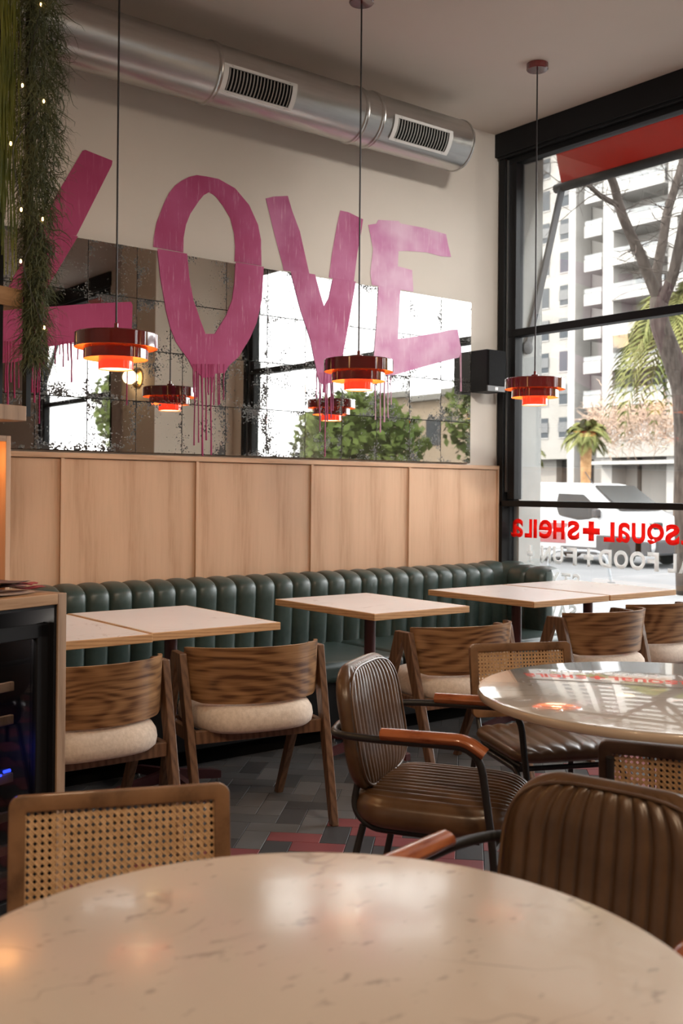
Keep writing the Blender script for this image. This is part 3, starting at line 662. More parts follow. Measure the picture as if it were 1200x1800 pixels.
def cane_chair(frame, dark=False):
    c = thing('cane_back_chair', 'x', 'chair', group='cane backed chairs')
    w, h, fw_, th = .405, .268, .030, .022
    base = bpy.data.objects.new('backrest', None); COL.objects.link(base); base.parent = c; base.location = (0, -.20, .604); base.rotation_euler = (R(9), 0, 0)
    # frame: rounded rectangle ring
    def rr(a, b, rad, n=6):
        pts = []
        for cx, cz, a0 in ((a-rad, b-rad, 0), (-a+rad, b-rad, pi/2), (-a+rad, -b+rad, pi), (a-rad, -b+rad, 3*pi/2)):
            pts += [(cx+rad*cos(a0+pi/2*k/n), cz+rad*sin(a0+pi/2*k/n)) for k in range(n+1)]
        return pts
    o_, i_ = rr(w/2, h/2, .022), rr(w/2-fw_, h/2-fw_, .004); n = len(o_)
    m = MB(); vs = [(x, y, z) for y in (-th/2, th/2) for L in (o_, i_) for x, z in L]
    fs = []
    for k in range(n):
        q = (k+1) % n
        fs += [(k, q, n+q, n+k), (2*n+k, 3*n+k, 3*n+q, 2*n+q), (k, 2*n+k, 2*n+q, q), (n+k, n+q, 3*n+q, 3*n+k)]
    m.add(vs, fs); m.obj('back_frame', frame, base, bevel=.003, smooth=True)
    # woven cane strands
    ww, hh = w-2*fw_+.004, h-2*fw_+.004; p = .0128; nxc = int(ww/p); nzc = int(hh/p); p2 = ww/nxc; p3 = hh/nzc; cb = MB()
    for i in range(nxc+1):
        x = -ww/2+i*p2
        for d in (-.0013, .0013): cb.box((x+d, .0006, 0), (.0019, .0010, hh))
    for j in range(nzc+1):
        z = -hh/2+j*p3
        for d in (-.0013, .0013): cb.box((0, -.0006, z+d), (ww, .0010, .0019))
    for sg in (-1, 1):
        k = -nzc-1
        for k in range(-nzc-1, nxc+nzc+2):
            # diagonal through cell corners, clipped to the panel
            pts = []
            x_at = lambda z: (k+.5)*p2-ww/2+sg*((z+hh/2)/p3)*p2
            z0, z1 = -hh/2, hh/2; xa, xb = x_at(z0), x_at(z1)
            lo, hi = min(xa, xb), max(xa, xb)
            if hi < -ww/2 or lo > ww/2: continue
            def clip(xt): return z0+(xt-xa)/(xb-xa)*(z1-z0)
            if xa < -ww/2: za = clip(-ww/2); xa2 = -ww/2
            elif xa > ww/2: za = clip(ww/2); xa2 = ww/2
            else: za, xa2 = z0, xa
            if xb > ww/2: zb = clip(ww/2); xb2 = ww/2
            elif xb < -ww/2: zb = clip(-ww/2); xb2 = -ww/2
            else: zb, xb2 = z1, xb
            if (za-zb)**2+(xa2-xb2)**2 < 1e-5: continue
            cb.bar((xa2, sg*.0013, za), (xb2, sg*.0013, zb), .0030, .0008, side=(1, 0, 0) if False else Vector((zb-za, 0, -(xb2-xa2))))
    tag(cb.obj('cane_webbing', M['cane'], base), kind='stuff')
    MB().b2((-ww/2-.001, -.004, hh/2-.003), (ww/2+.001, .004, hh/2+.003)).b2((-ww/2-.001, -.004, -hh/2-.003), (ww/2+.001, .004, -hh/2+.003)).b2((-ww/2-.003, -.004, -hh/2), (-ww/2+.003, .004, hh/2)).b2((ww/2-.003, -.004, -hh/2), (ww/2+.003, .004, hh/2)).obj('cane_edge', M['cane'], base)
    s = pad(.42, .42, .062, .07, 7, .006, ny=22, p=7, per=8, fn=lambda q: Vector((q.x, .03+q.z, .425-q.y)), border=0.02).obj('seat', M['leather_b'], c, smooth='all')
    for s_ in (-1, 1):
        MB().tube(rounded([(s_*.175, -.232, .70), (s_*.175, -.196, .46), (s_*.175, -.15, .388), (s_*.175, .20, .388)], .06), .0095, 10).obj('back_support', M['tube'], c, smooth=True)
        MB().tube(rounded([(s_*.215, -.235, 0), (s_*.19, -.17, .378), (s_*.19, .21, .378), (s_*.215, .245, 0)], .05), .0105, 10).obj('side_leg_frame', M['tube'], c, smooth=True)
    MB().tube([(-.19, .19, .378), (.19, .19, .378)], .009, 8).tube([(-.19, -.15, .378), (.19, -.15, .378)], .009, 8).obj('seat_frame', M['tube'], c, smooth=True)
    return c
def face(bearing): return -R(bearing)
def place(o, x, y, bearing, lab): o.location = (x, y, 0); o.rotation_euler = (0, 0, face(bearing)); o['label'] = lab
lc = leather_chair(14, .012)
place(lc, 2.085, 2.20, 149, 'ribbed brown leather armchair with its side to the wooden chairs at the banquette')
ld = leather_chair(11, .012, .42, .597)
place(ld, 1.36, 1.14, 256, 'ribbed brown leather armchair with wide ribs at the smaller round table')
place(copy_tree(ld), 3.37, 2.03, 246, 'ribbed brown leather armchair between the larger round table and the shop window')
cc = cane_chair(M['cane_frame'])
place(cc, .815, 1.60, 203, 'brown framed cane back chair in front of the dark glass cabinet')
place(copy_tree(cc), 2.875, 2.475, 204, 'brown framed cane back chair between the larger round table and the banquette')
cd = cane_chair(M['cane_dark'])
place(cd, 2.25, 1.46, 60, 'dark framed cane back chair standing between the two round tables')

# ------------------------------------------------------------------ bottle cabinet
kb = R(90-70.6)                     # local x runs along the front edge
cr = Vector((1.312, 3.0, 0)); CZ = .985
cab = thing('bottle_cabinet', 'veneered wooden cabinet holding a dark glass-door bottle cooler', 'cabinet', cr, kb)
wd, dp = 1.1, .48; tk = .034
MB().b2((-tk, 0, 0), (0, dp, CZ)).obj('side_panel', M['cab_wood'], cab, bevel=.002)
MB().b2((-wd, 0, 0), (-wd+tk, dp, CZ)).obj('side_panel', M['cab_wood'], cab, bevel=.002)
MB().b2((-wd+tk, 0, CZ-.032), (-tk, dp, CZ)).obj('top_panel', M['shelf_wood'], cab, bevel=.002)
MB().b2((-wd+tk, .004, 0), (-tk, dp, .06)).obj('plinth', M['cab_wood'], cab)
MB().b2((-wd+tk, dp-.015, .06), (-tk, dp, CZ-.032)).obj('back_panel', M['void'], cab)
MB().b2((-tk-.010, .006, .06), (-tk, dp-.015, CZ-.032)).b2((-wd+tk, .006, CZ-.042), (-tk, dp-.015, CZ-.032)).obj('dark_lining', M['plastic'], cab)
x1 = -tk-.012; x0_ = -.62
dr = MB().b2((x1-.045, .025, .07), (x1, .05, CZ-.09)).b2((x0_, .025, CZ-.13), (x1, .05, CZ-.09)).b2((x0_, .025, .07), (x1, .05, .11)).b2((x0_, .025, .07), (x0_+.05, .05, CZ-.09)).obj('door', M['plastic'], cab, bevel=.003)
MB().b2((x0_+.04, .035, .10), (x1-.04, .041, CZ-.12)).obj('pane', M['smoke'], dr)
for z in (.70, .60, .425, .31, .21, .13):
    MB().b2((x0_+.05, .14, z-.014), (x1-.03, .155, z+.014)).b2((x0_+.05, .155, z-.006), (x1-.03, dp-.03, z+.0)).obj('shelf', M['cab_wood'], cab, bevel=.002)
MB().tube([(x1-.075, .13, .452), (x1-.052, .13, .452)], .005, 8).tube([(x1-.22, .13, .444), (x1-.085, .13, .444)], .004, 8).obj('led_strip', M['ledblue'], cab)
l = bpy.data.lights.new('cooler_led', 'POINT'); l.energy = .12; l.color = (.05, .1, 1); l.shadow_soft_size = .02
lo = bpy.data.objects.new('cooler_led', l); COL.objects.link(lo); lo.parent = cab; lo.location = (x1-.09, .16, .50)
l = bpy.data.lights.new('cooler_fill_light', 'POINT'); l.energy = .7; l.color = (1, .9, .8); l.shadow_soft_size = .01  # added hidden fill light that brightens the shelf fronts, not a cooler fitting
lo = bpy.data.objects.new('cooler_fill_light', l); COL.objects.link(lo); lo.parent = cab; lo.location = (x1-.12, .085, .885)
# wine bottles lying in the cooler
bmesh_ = None
mg = mat('dark_bottle_glass', (.012, .022, .014), .08, spec=.7)
for bx, bz, lab in ((-.145, .757, 'dark wine bottle lying on the uppermost cooler shelf'), (-.165, .657, 'dark wine bottle lying on the second cooler shelf'), (-.20, .482, 'dark wine bottle lying in the blue glow of the cooler')):
    prof = [(0, 0), (.036, .002), (.038, .01), (.038, .19), (.03, .215), (.015, .235), (.0145, .285), (.016, .287), (.016, .297), (0, .298)]
    if bmesh_ is None: bmesh_ = MB().lathe(prof, 20).mesh('bottle', mg, True)
    o = link('wine_bottle', bmesh_); o.matrix_world = Matrix.Translation(cr) @ Matrix.Rotation(kb, 4, 'Z') @ Matrix.Translation((bx, .165, bz-.004)) @ Matrix.Rotation(-pi/2, 4, 'X')
    tag(o, lab, 'bottle', 'wine bottles in the cooler')
# pile of leaflets on the cabinet
lf = [mat('leaflet_pink', (.52, .20, .17), .6), mat('leaflet_dark', (.10, .06, .06), .6), mat('leaflet_red', (.34, .05, .06), .5), mat('leaflet_cream', (.62, .46, .36), .6)]
pf = [noisy('leaflet_print_%d' % i, (.62, .30, .25), (.22, .05, .06), 60+10*i, .6) for i in range(2)]
labs = ('pink printed leaflet', 'dark folded menu card', 'dark red sachet', 'cream leaflet')
wd_ = ('lowest in the pile on the cabinet', 'on top of the pile against the box', 'at the open end of the pile', 'in the middle of the pile', 'crossing the middle of the pile', 'tucked under the dark card', 'leaning over the pile edge')
for i, (bx, by, s1_, s2_, a, k, z, tl) in enumerate(((-.20, .12, .24, .16, .1, 3, .0, 0), (-.17, .13, .20, .14, .35, 1, .030, 2), (-.06, .10, .09, .05, -.2, 2, .010, 0), (-.24, .10, .14, .09, .5, 0, .010, 0), (-.15, .09, .12, .08, -.4, 0, .020, 0), (-.27, .12, .14, .09, -.2, 0, .020, 0), (-.05, .12, .08, .05, .6, 2, .020, 0))):
    p = MB(); nx_, ny_ = 5, 4
    P = [[Vector(((u/nx_-.5)*s1_, (v/ny_-.5)*s2_, .002*sin(u*1.3+i)+.0015*sin(v*1.7+2*i))) for u in range(nx_+1)] for v in range(ny_+1)]
    p.grid(P).grid([[q-Vector((0, 0, .002)) for q in r] for r in P])
    o = p.obj('leaflet', pf[i % 2] if k == 0 else lf[k]); o.matrix_world = Matrix.Translation(cr+Vector((0, 0, CZ+.006))) @ Matrix.Rotation(kb, 4, 'Z') @ Matrix.Translation((bx, by, z)) @ Matrix.Rotation(a, 4, 'Z') @ Matrix.Rotation(R(tl), 4, 'Y')
    tag(o, labs[k if k < 3 else 3]+' '+wd_[i], 'leaflet', 'papers on the cabinet')
def postx(px, yo=.10): # local x on the cabinet front line for a pixel column
    d = ray(px, 700); ex = Vector((cos(kb), sin(kb), 0)); base = cr+Vector((-sin(kb), cos(kb), 0))*yo
    a = Matrix(((d.x, -ex.x), (d.y, -ex.y))).inverted() @ Vector((base.x, base.y)); return a[1]
# wooden display box standing on the cabinet
db = thing('display_box', 'open wooden display box with orange glow standing on the cabinet', 'box', cr+Vector((0, 0, CZ)), kb)
bx1 = postx(20, .20); bz = .475
MB().b2((bx1-.018, .20, 0), (bx1, .42, bz)).obj('side_panel', M['panel'], db, bevel=.0015)
MB().b2((bx1-.6, .20, bz-.018), (bx1-.018, .42, bz)).obj('top_panel', M['panelx'], db, bevel=.0015)
MB().b2((bx1-.6, .405, 0), (bx1-.018, .42, bz-.018)).obj('back_panel', M['panel'], db)
MB().b2((bx1-.6, .20, 0), (bx1-.582, .405, bz-.018)).obj('side_panel', M['panel'], db, bevel=.0015)
l = bpy.data.lights.new('box_light', 'POINT'); l.energy = .4; l.color = (1, .42, .12); l.shadow_soft_size = .05
lo = bpy.data.objects.new('box_light', l); COL.objects.link(lo); lo.parent = db; lo.location = (bx1-.12, .27, .40)
# hanging shelf rack over the cabinet
hr = thing('hanging_shelf_rack', 'black metal shelf rack with wood boards hung from the ceiling over the cabinet', 'shelf', cr, kb)
xp, xq = postx(46.5), postx(2)
for x in (xp, xq-.012, xq-.5):
    for y in (.10, .38): MB().b2((x-.009, y-.009, 1.515 if x == xp else 1.515), (x+.009, y+.009, CEIL)).obj('post', M['black'], hr)
MB().b2((xq-.55, .085, 1.50), (xp-.012, .40, 1.545)).obj('board', M['cab_wood'], hr, bevel=.002)
MB().b2((xq-.55, .085, 1.835), (xp-.03, .40, 1.89)).obj('board', M['shelf_wood'], hr, bevel=.002)
MB().b2((xq-.55, .085, 2.93), (xp+.01, .40, 2.98)).obj('board', M['shelf_wood'], hr, bevel=.002)
l = bpy.data.lights.new('shelf_light', 'AREA'); l.energy = 1.5; l.color = (1, .6, .28); l.shape = 'RECTANGLE'; l.size = .5; l.size_y = .02
lo = bpy.data.objects.new('shelf_light', l); COL.objects.link(lo); lo.parent = hr; lo.location = (-.7, .2, 1.83)
def loc2w(x, y, z): return cr+Vector((x*cos(kb)-y*sin(kb), x*sin(kb)+y*cos(kb), z))
# hanging moss plant
def strand_plant(name, label, cat, cx, cy, ztop, zbot, spread, n, m, wid, curl, parent_loc, nm='foliage', seed=1):
    rnd = random.Random(seed); t = thing(name, label, cat, parent_loc(cx, cy, ztop)); mb = MB(); o = parent_loc(cx, cy, ztop)
    for i in range(n):
        z = ztop-(ztop-zbot)*rnd.random()**.9; a = rnd.uniform(0, 2*pi); f_ = (ztop-z)/(ztop-zbot)
        rr = spread*(.35+.65*sin(pi*min(f_*1.05+.12, 1)))*sqrt(rnd.random())
        p = parent_loc(cx, cy, z)+Vector((rr*cos(a), rr*sin(a), 0)); d = Vector((cos(a), sin(a), rnd.uniform(-1.0, .25)))*.5; L = rnd.uniform(.04, .11); pts = [p.copy()]
        for k in range(5):
            d = (d+Vector((rnd.uniform(-1, 1), rnd.uniform(-1, 1), rnd.uniform(-1.2, .6)))*curl).normalized(); p = p+d*L/5; pts.append(p.copy())
        w = wid*rnd.uniform(.6, 1.3); sd = Vector((rnd.uniform(-1, 1), rnd.uniform(-1, 1), rnd.uniform(-.3, .3))).normalized()
        rows = [[q-o+sd*w*(1-k/5.5), q-o-sd*w*(1-k/5.5)] for k, q in enumerate(pts)]
        mb.grid(rows)
    tag(mb.obj(nm, m, t), kind='stuff'); return t
gm = noisy('moss_green', (.055, .075, .035), (.13, .15, .075), 20, .8); gy = noisy('stem_yellow_green', (.045, .075, .012), (.24, .25, .03), 3, .6)
x_m = postx(60, .06)
mp = strand_plant('hanging_moss_plant', 'bushy grey green moss plant trailing down the black shelf rack', 'plant', x_m, .06, 2.97, 1.68, .072, 7000, gm, .0019, .8, loc2w, seed=3)
mb = MB(); o = loc2w(x_m, .06, 2.97)
for i in range(26):
    a = random.uniform(0, 6.28); rr = random.uniform(0, .05); z1 = random.uniform(1.62, 2.0)
    mb.tube([loc2w(x_m, .06, z)-o+Vector((rr*cos(a)+random.uniform(-.012, .012), rr*sin(a)+random.uniform(-.012, .012), 0)) for z in [2.97+(z1-2.97)*k/9 for k in range(10)]], .0012, 4)
tag(mb.obj('trailing_stems', gm, mp), kind='stuff')
x_g = postx(12, .05)
tg = thing('trailing_fern_plant', 'yellow green trailing plant with long thin stems beside the moss', 'plant', loc2w(x_g, .05, 2.93)); mb = MB(); o = loc2w(x_g, .05, 2.93)
for i in range(44):
    rr = random.uniform(-.035, .03); z1 = random.uniform(1.9, 2.3); b = random.uniform(-.02, .02)
    mb.tube([loc2w(x_g+rr+b*k/8, .05+random.uniform(-.01, .01), 2.93+(z1-2.93)*k/8)-o for k in range(9)], .0016, 4)
tag(mb.obj('trailing_stems', gy, tg), kind='stuff')
dk = noisy('dark_leaf', (.012, .028, .012), (.03, .055, .02), 8, .45)
def leafmesh(L, wv, fold=.25):
    rows = []
    for k in range(9):
        t = k/8; hw = wv*sin(pi*min(t*.92+.06, 1))**.8; rows.append([(-hw, L*t, -L*.35*t*t+fold*hw), (0, L*t, -L*.35*t*t), (hw, L*t, -L*.35*t*t+fold*hw)])
    return MB().grid(rows)
bp = thing('broadleaf_shelf_plant', 'dark broad leaved plant on the top board of the shelf rack', 'plant', loc2w(x_g+.02, .2, 2.98)); lme = leafmesh(.26, .06).mesh('leaf', dk, 'all')
MB().lathe([(0, 0), (.06, 0), (.075, .12), (.07, .12), (.06, .1), (0, .1)], 20).obj('pot', M['plastic'], bp, smooth=True)
for i in range(14):
    o = link('leaf', lme, bp, (0, 0, .12+.012*i)); o.rotation_euler = (random.uniform(-.1, .7), random.uniform(-.3, .3), i*2.4)
fl = thing('fairy_light_string', 'string of small warm fairy lights wound among the hanging plants', 'string lights', loc2w(x_g, .1, 2.45))
P = [loc2w(x_g+dx, .02, z)-loc2w(x_g, .1, 2.45) for dx, z in ((.085, 2.72), (0.02, 2.46), (.10, 2.44), (-.02, 2.28), (.02, 2.10), (.10, 2.09), (.02, 1.95), (.11, 1.77))]
MB().tube(rounded(P, .05), .0012, 5).obj('wire', M['cord'], fl)
for p in P: MB().lathe([(0, 0), (.0025, .002), (.0032, .006), (.002, .011), (0, .012)], 10).obj('bulb', M['fairy'], fl, smooth='all', loc=p)
l = bpy.data.lights.new('fairy_glow', 'POINT'); l.energy = .8; l.color = (1, .55, .22); l.shadow_soft_size = .1
lo = bpy.data.objects.new('fairy_glow', l); COL.objects.link(lo); lo.parent = fl; lo.location = (-.1, .1, -.2)

# potted palm (seen in the mirror)
def frond(L, n, lw, droop, lift):
    """feather frond along +y"""
    mb = MB(); pts = []
    for k in range(n+1):
        t = k/n; pts.append(Vector((0, L*t*cos(lift)*(1-.12*t), L*(sin(lift)*t-droop*t*t))))
    mb.tube(pts[::2] if n > 8 else pts, .004, 5)
    for k in range(2, n+1):
        t = k/n; l = L*.34*sin(pi*min(t*.85+.16, 1)); p = pts[k]; tn = (pts[k]-pts[k-1]).normalized()
        for s in (-1, 1):
            d = (Vector((s, .55, -.12))).normalized(); d = (d+tn*.5).normalized(); q = p+d*l*.5+Vector((0, 0, .02*l)); e = p+d*l+Vector((0, 0, -.28*l)); wv = tn*lw
            mb.add([p, q+wv, e, q-wv], [(0, 1, 2, 3)])
    return mb
pg = noisy('palm_green', (.03, .085, .022), (.085, .16, .04), 6, .5)
pp = thing('potted_palm', 'feathery green potted palm by the column, seen in the mirror', 'plant', (4.12, .48, 0))
MB().lathe([(0, 0), (.2, 0), (.24, .5), (.22, .5), (.2, .44), (0, .44)], 28).obj('pot', M['plastic'], pp, smooth=True)
fm = frond(1.0, 22, .010, .55, R(62)).mesh('frond', pg)
for i in range(17):
    MB().tube([(0, 0, .44), (.03*cos(i), .03*sin(i), 1.3)], .008, 5).obj('stem', pg, pp) if i < 5 else None
    o = link('frond', fm, pp, (.02*cos(i*2.4), .02*sin(i*2.4), 1.05+.03*(i % 6))); o.rotation_euler = (random.uniform(-.35, .25), 0, i*2.4)

# ------------------------------------------------------------------ unseen spotlights added to brighten the room and the window wall
def spot(x, y, tx, ty, lab, e, cl, cone=95):
    t = thing('added_fill_spotlight', lab, 'spotlight', (x, y, CEIL), group='added unseen fill spotlights')
    MB().lathe([(0, -.001), (.05, -.001), (.05, -.02), (0, -.02)], 24).obj('base', M['plastic'], t, smooth=True)
    d = Vector((tx-x, ty-y, (2.35 if e > 200 else 1.1)-(CEIL-.12))).normalized(); h = MB().lathe([(.0, -.07), (.034, -.07), (.036, .06), (.03, .06), (.028, .04), (0, .04)], 24).obj('lamp_head', M['plastic'], t, smooth=True)
    h.location = (0, 0, -.12); h.rotation_euler = d.to_track_quat('Z', 'Y').to_euler()
    MB().tube([(0, 0, -.02), (0, 0, -.12)], .006, 8).obj('stem', M['plastic'], t)
    l = bpy.data.lights.new('fill_spot_beam', 'SPOT'); l.energy = e; l.color = cl; l.spot_size = R(cone); l.spot_blend = 1.0; l.shadow_soft_size = .2
    lo = bpy.data.objects.new('fill_spot_beam', l); COL.objects.link(lo); lo.parent = t; lo.location = Vector((0, 0, -.12))+d*.09; lo.rotation_euler = d.to_track_quat('-Z', 'Y').to_euler()
for x, y, tx, ty, lab, e, cl in ((-.4, -.9, .3, 1.2, 'added unseen fill spotlight over the smaller round table', 50, (1, .74, .50)), (1.6, -1.2, 1.8, 1.4, 'added unseen fill spotlight over the aisle', 75, (1, .74, .50)), (-1.6, .6, -.2, 3.0, 'added unseen fill spotlight beyond the cabinet', 45, (1, .70, .45)),
        (2.4, .2, 5.15, 5.0, 'added unseen fill spotlight aimed at the wall beside the shop window', 225, (1, .95, .88)), (2.5, 1.5, 3.0, 4.6, 'added unseen fill spotlight aimed at the banquette', 38, (1, .88, .74))):
    spot(x, y, tx, ty, lab, e, cl, 44 if e > 200 else 95)

# ------------------------------------------------------------------ window lettering (read from the street)
def glyph_line(name, label, m, items, z0, z1, bold=.05):
    t = thing(name, label, 'lettering', (GL-.002, 0, 0))
    for ch, pa, pb in items:
        cu = bpy.data.curves.new('glyph', 'FONT'); cu.body = ch; cu.extrude = .0; cu.offset = bold if ch not in 'ae' else .018; cu.resolution_u = 6
        ob = bpy.data.objects.new('letter', cu); COL.objects.link(ob)
        dg = bpy.context.evaluated_depsgraph_get(); me = bpy.data.meshes.new_from_object(ob.evaluated_get(dg)); bpy.data.objects.remove(ob)
        xs = [v.co.x for v in me.vertices]; ys = [v.co.y for v in me.vertices]
        ya, yb = onx(pb, 950, GL).y, onx(pa, 950, GL).y      # pixel left is larger y
        x0, x1, y0, y1 = min(xs), max(xs), min(ys), max(ys)
        za, zb = (z0, z1) if ch != '+' else (z0+(z1-z0)*.0, z1)
        for v in me.vertices:
            v.co = Vector((0, ya+(v.co.x-x0)/(x1-x0)*(yb-ya), za+(v.co.y-y0)/(y1-y0)*(zb-za)))
        bm = bmesh.new(); bm.from_mesh(me); r = bmesh.ops.extrude_face_region(bm, geom=bm.faces[:]); bmesh.ops.translate(bm, verts=[q for q in r['geom'] if isinstance(q, bmesh.types.BMVert)], vec=(.0012, 0, 0)); bm.to_mesh(me); bm.free()
        me.materials.clear(); me.materials.append(m); link('letter', me, t)
zz = lambda py, px=1000: onx(px, py, GL).z
glyph_line('shop_name_lettering', 'red mirrored shop name lettering on the lower window pane', M['letred'],
    [('P', 1232, 1256), ('a', 1197, 1230), ('S', 1169, 1194), ('Q', 1137, 1167), ('U', 1110, 1134), ('a', 1083, 1107), ('L', 1061, 1080), ('+', 1024, 1054), ('S', 997, 1018), ('H', 972, 992), ('e', 947, 970), ('I', 937.5, 943.5), ('L', 922, 935), ('a', 898, 919)], zz(949), zz(915))
glyph_line('slogan_lettering', 'grey mirrored slogan lettering under the red shop name', M['letgrey'],
    [('A', 1193, 1222), ('L', 1174, 1189), ('F', 1138, 1158), ('O', 1107, 1134), ('O', 1079, 1104), ('D', 1052, 1075), ('+', 1026, 1043), ('F', 996, 1014), ('U', 972, 990), ('N', 951, 968), ('+', 927, 937)], zz(993), zz(962), .036)
glyph_line('slogan_lettering', 'grey mirrored lettering of the lowest visible slogan rows on the pane', M['letgrey'],
    [('S', 1006, 1019), ('T', 987, 1003), ('Y', 966, 983), ('L', 954, 962)], zz(1037), zz(1008), .03)
glyph_line('slogan_lettering', 'grey mirrored lettering glimpsed beneath the window table', M['letgrey'],
    [('S', 1000, 1014), ('A', 981, 998), ('V', 964, 980), ('E', 948, 961)], zz(1090), zz(1062), .03)


# ------------------------------------------------------------------ street outside
def atd(px, py, d): return CP+ray(px, py)*d
ZS, ZR = -.15, -.32
M['pave'] = noisy('pavement_concrete', (.095, .095, .097), (.115, .115, .117), 1.5, .85, spec=.05); M['road'] = noisy('asphalt', (.07, .07, .072), (.09, .09, .092), 1.0, .9, spec=.05)
M['facade'] = noisy('facade_render', (.16, .15, .136), (.185, .175, .16), .3, .85, spec=.05); M['facade2'] = noisy('facade_light', (.21, .20, .187), (.235, .225, .21), .3, .85, spec=.05)
M['facwin'] = mat('facade_window', (.030, .034, .038), .4, spec=.1); M['facdark'] = mat('facade_shade', (.03, .029, .028), .8, spec=.05); M['shutter'] = mat('roller_shutter', (.085, .085, .085), .7, spec=.1)
M['bark'] = noisy('tree_bark', (.014, .011, .0095), (.042, .034, .029), 7, .9, .8, stretch=(3, 3, .6), spec=.05); M['twig'] = noisy('dry_twigs', (.20, .14, .10), (.29, .21, .16), 4, .9, spec=.05)
M['palm'] = noisy('street_palm_leaf', (.035, .045, .012), (.12, .115, .04), 1.2, .7, spec=.05); M['ptrunk'] = noisy('palm_trunk', (.15, .08, .038), (.24, .14, .07), 5, .9, spec=.05)
M['carwhite'] = mat('white_car_paint', (.25, .255, .26), .35, coat=.1, spec=.2); M['rubber'] = mat('rubber', (.02, .02, .02), .8, spec=.1); M['cladding'] = mat('black_cladding', (.03, .03, .032), .7, spec=.1)
M['livery'] = mat('red_livery', (.10, .017, .02), .4); M['grass'] = noisy('lawn', (.07, .11, .018), (.11, .15, .03), 3, .9, spec=.05)
M['tleaf'] = noisy('tree_leaf', (.04, .065, .016), (.10, .125, .036), .6, .7, spec=.05)
tag(MB().b2((WIN+.12, -60, -.5), (13.0, 90, ZS)).obj('sidewalk', M['pave']), 'pale concrete sidewalk outside the shop window', kind='structure')
tag(MB().b2((13.0, -60, -.5), (13.3, 90, ZS+.0)).obj('kerb', M['facade2']), 'light stone kerb along the street', kind='structure')
tag(MB().b2((13.3, -60, -.6), (40, 90, ZR)).obj('road', M['road']), 'grey asphalt street with parked cars', kind='structure')
tag(MB().b2((40, -80, -.6), (140, 140, ZR+.12)).obj('plaza_ground', M['pave']), 'pale plaza ground in front of the apartment block', kind='structure')
tag(MB().b2((30, 4, ZR-.1), (39.5, 24, ZR+.16)).obj('lawn', M['grass'], bevel=.05), 'strip of green lawn behind the white van', kind='structure')
# awning
AY0, AY1 = -3.5, 4.865
aw = thing('awning', 'half rolled red canvas awning on metal arms outside the shop window', 'awning', (WIN+.12, 0, 0))
bx_, bz_ = .40, 1.3+2.01*1.073
MB().grid([[(.25+(bx_-.25)*k/5, y, 3.98+(bz_-3.98)*k/5-.02*sin(pi*k/5)) for y in (AY0, AY1)] for k in range(6)]).grid([[(.25+(bx_-.25)*k/5, y, 3.975+(bz_-3.98)*k/5-.02*sin(pi*k/5)) for y in (AY0, AY1)] for k in range(6)]).obj('canvas', M['awn'], aw)
MB().tube([(bx_, AY0-.05, bz_), (bx_, AY1+.06, bz_)], .032, 10).obj('front_bar', M['cladding'], aw, smooth=True)
MB().tube([(.285, AY0-.05, 4.0), (.285, AY1+.06, 4.0)], .05, 12).obj('roller', M['galv'], aw, smooth=True)
for y in (AY1+.0, AY0):
    a = MB().bar((.05, y, 2.29), (bx_, y, bz_), .055, .02, side=(0, 0, 1)).obj('arm', M['galv'], aw, bevel=.004)
    MB().lathe([(0, 0), (.045, 0), (.045, .02), (.015, .03), (0, .03)], 20).obj('pivot', M['galv'], a, smooth=True, loc=(.05, y+.01, 2.29)).rotation_euler = (pi/2, 0, 0)
# bike hoop
P = onz(965, 1020, ZS); q = onz(1016, 1022, ZS)
hp = thing('bike_rack_hoop', 'bent grey metal bicycle hoop on the sidewalk', 'bike rack', P)
v = (q-P).normalized()*1.0; MB().tube(rounded([(0, 0, 0), (-.02, 0, .50), (v.x*.9, v.y*.9, .50), (v.x, v.y, 0)], .22, 6), .024, 10).obj('hoop', mat('hoop_metal', (.16, .17, .18), .45, .4), hp, smooth=True)
for k in (Vector((0, 0, 0)), v): MB().lathe([(0, 0), (.06, 0), (.06, .01), (0, .01)], 16).obj('foot_plate', M['galv'], hp, loc=k)
# van
vp = onz(1088, 997, ZR)
van = thing('delivery_van', 'white delivery van with red lower side panel parked across the street', 'van', (vp.x+.92, vp.y+1.35, ZR), -pi/2)
side = [(-2.15, .42), (-2.2, .9), (-2.17, 1.55), (-2.05, 1.80), (-1.2, 1.86), (.1, 1.84), (.45, 1.78), (1.25, 1.20), (1.45, 1.12), (2.0, 1.00), (2.17, .85), (2.2, .42), (2.1, .28), (-2.1, .28)]
b = MB(); n_ = len(side); ins = [(.02 if z < 1.25 else .02+(z-1.25)*.20) for x, z in side]
L_ = [(x, .92-i, z) for (x, z), i in zip(side, ins)]; R_ = [(x, -.92+i, z) for (x, z), i in zip(side, ins)]
b.add(L_+R_, [tuple(range(n_)), tuple(reversed(range(n_, 2*n_)))]+[(k, (k+1) % n_, n_+(k+1) % n_, n_+k) for k in range(n_)])
b.obj('body', M['carwhite'], van, smooth=True, bevel=.07, seg=3, tri=True)
def vq(nm, pts, m, y, thick=.012): return MB().prism([(x, y+(0 if z < 1.25 else (z-1.25)*.20), z) for x, z in pts], (0, thick, 0)).obj(nm, m, van)
vq('side_window', [(-.35, 1.10), (-.45, 1.32), (-.42, 1.60), (.30, 1.58), (.42, 1.50), (.93, 1.12), (.95, 1.05), (.2, 1.0)], M['carglass'], -.915)
vq('livery_panel', [(-2.1, .78), (-.1, .78), (-.1, .92), (-2.1, .92)], M['livery'], -.915); vq('livery_panel', [(-2.1, .46), (-.15, .46), (-.15, .72), (-2.1, .72)], M['livery'], -.915)
MB().prism([(.50, -.70, 1.765), (1.25, -.78, 1.235), (1.25, .78, 1.235), (.50, .70, 1.765)], (.03, 0, .03)).obj('windshield', M['carglass'], van)
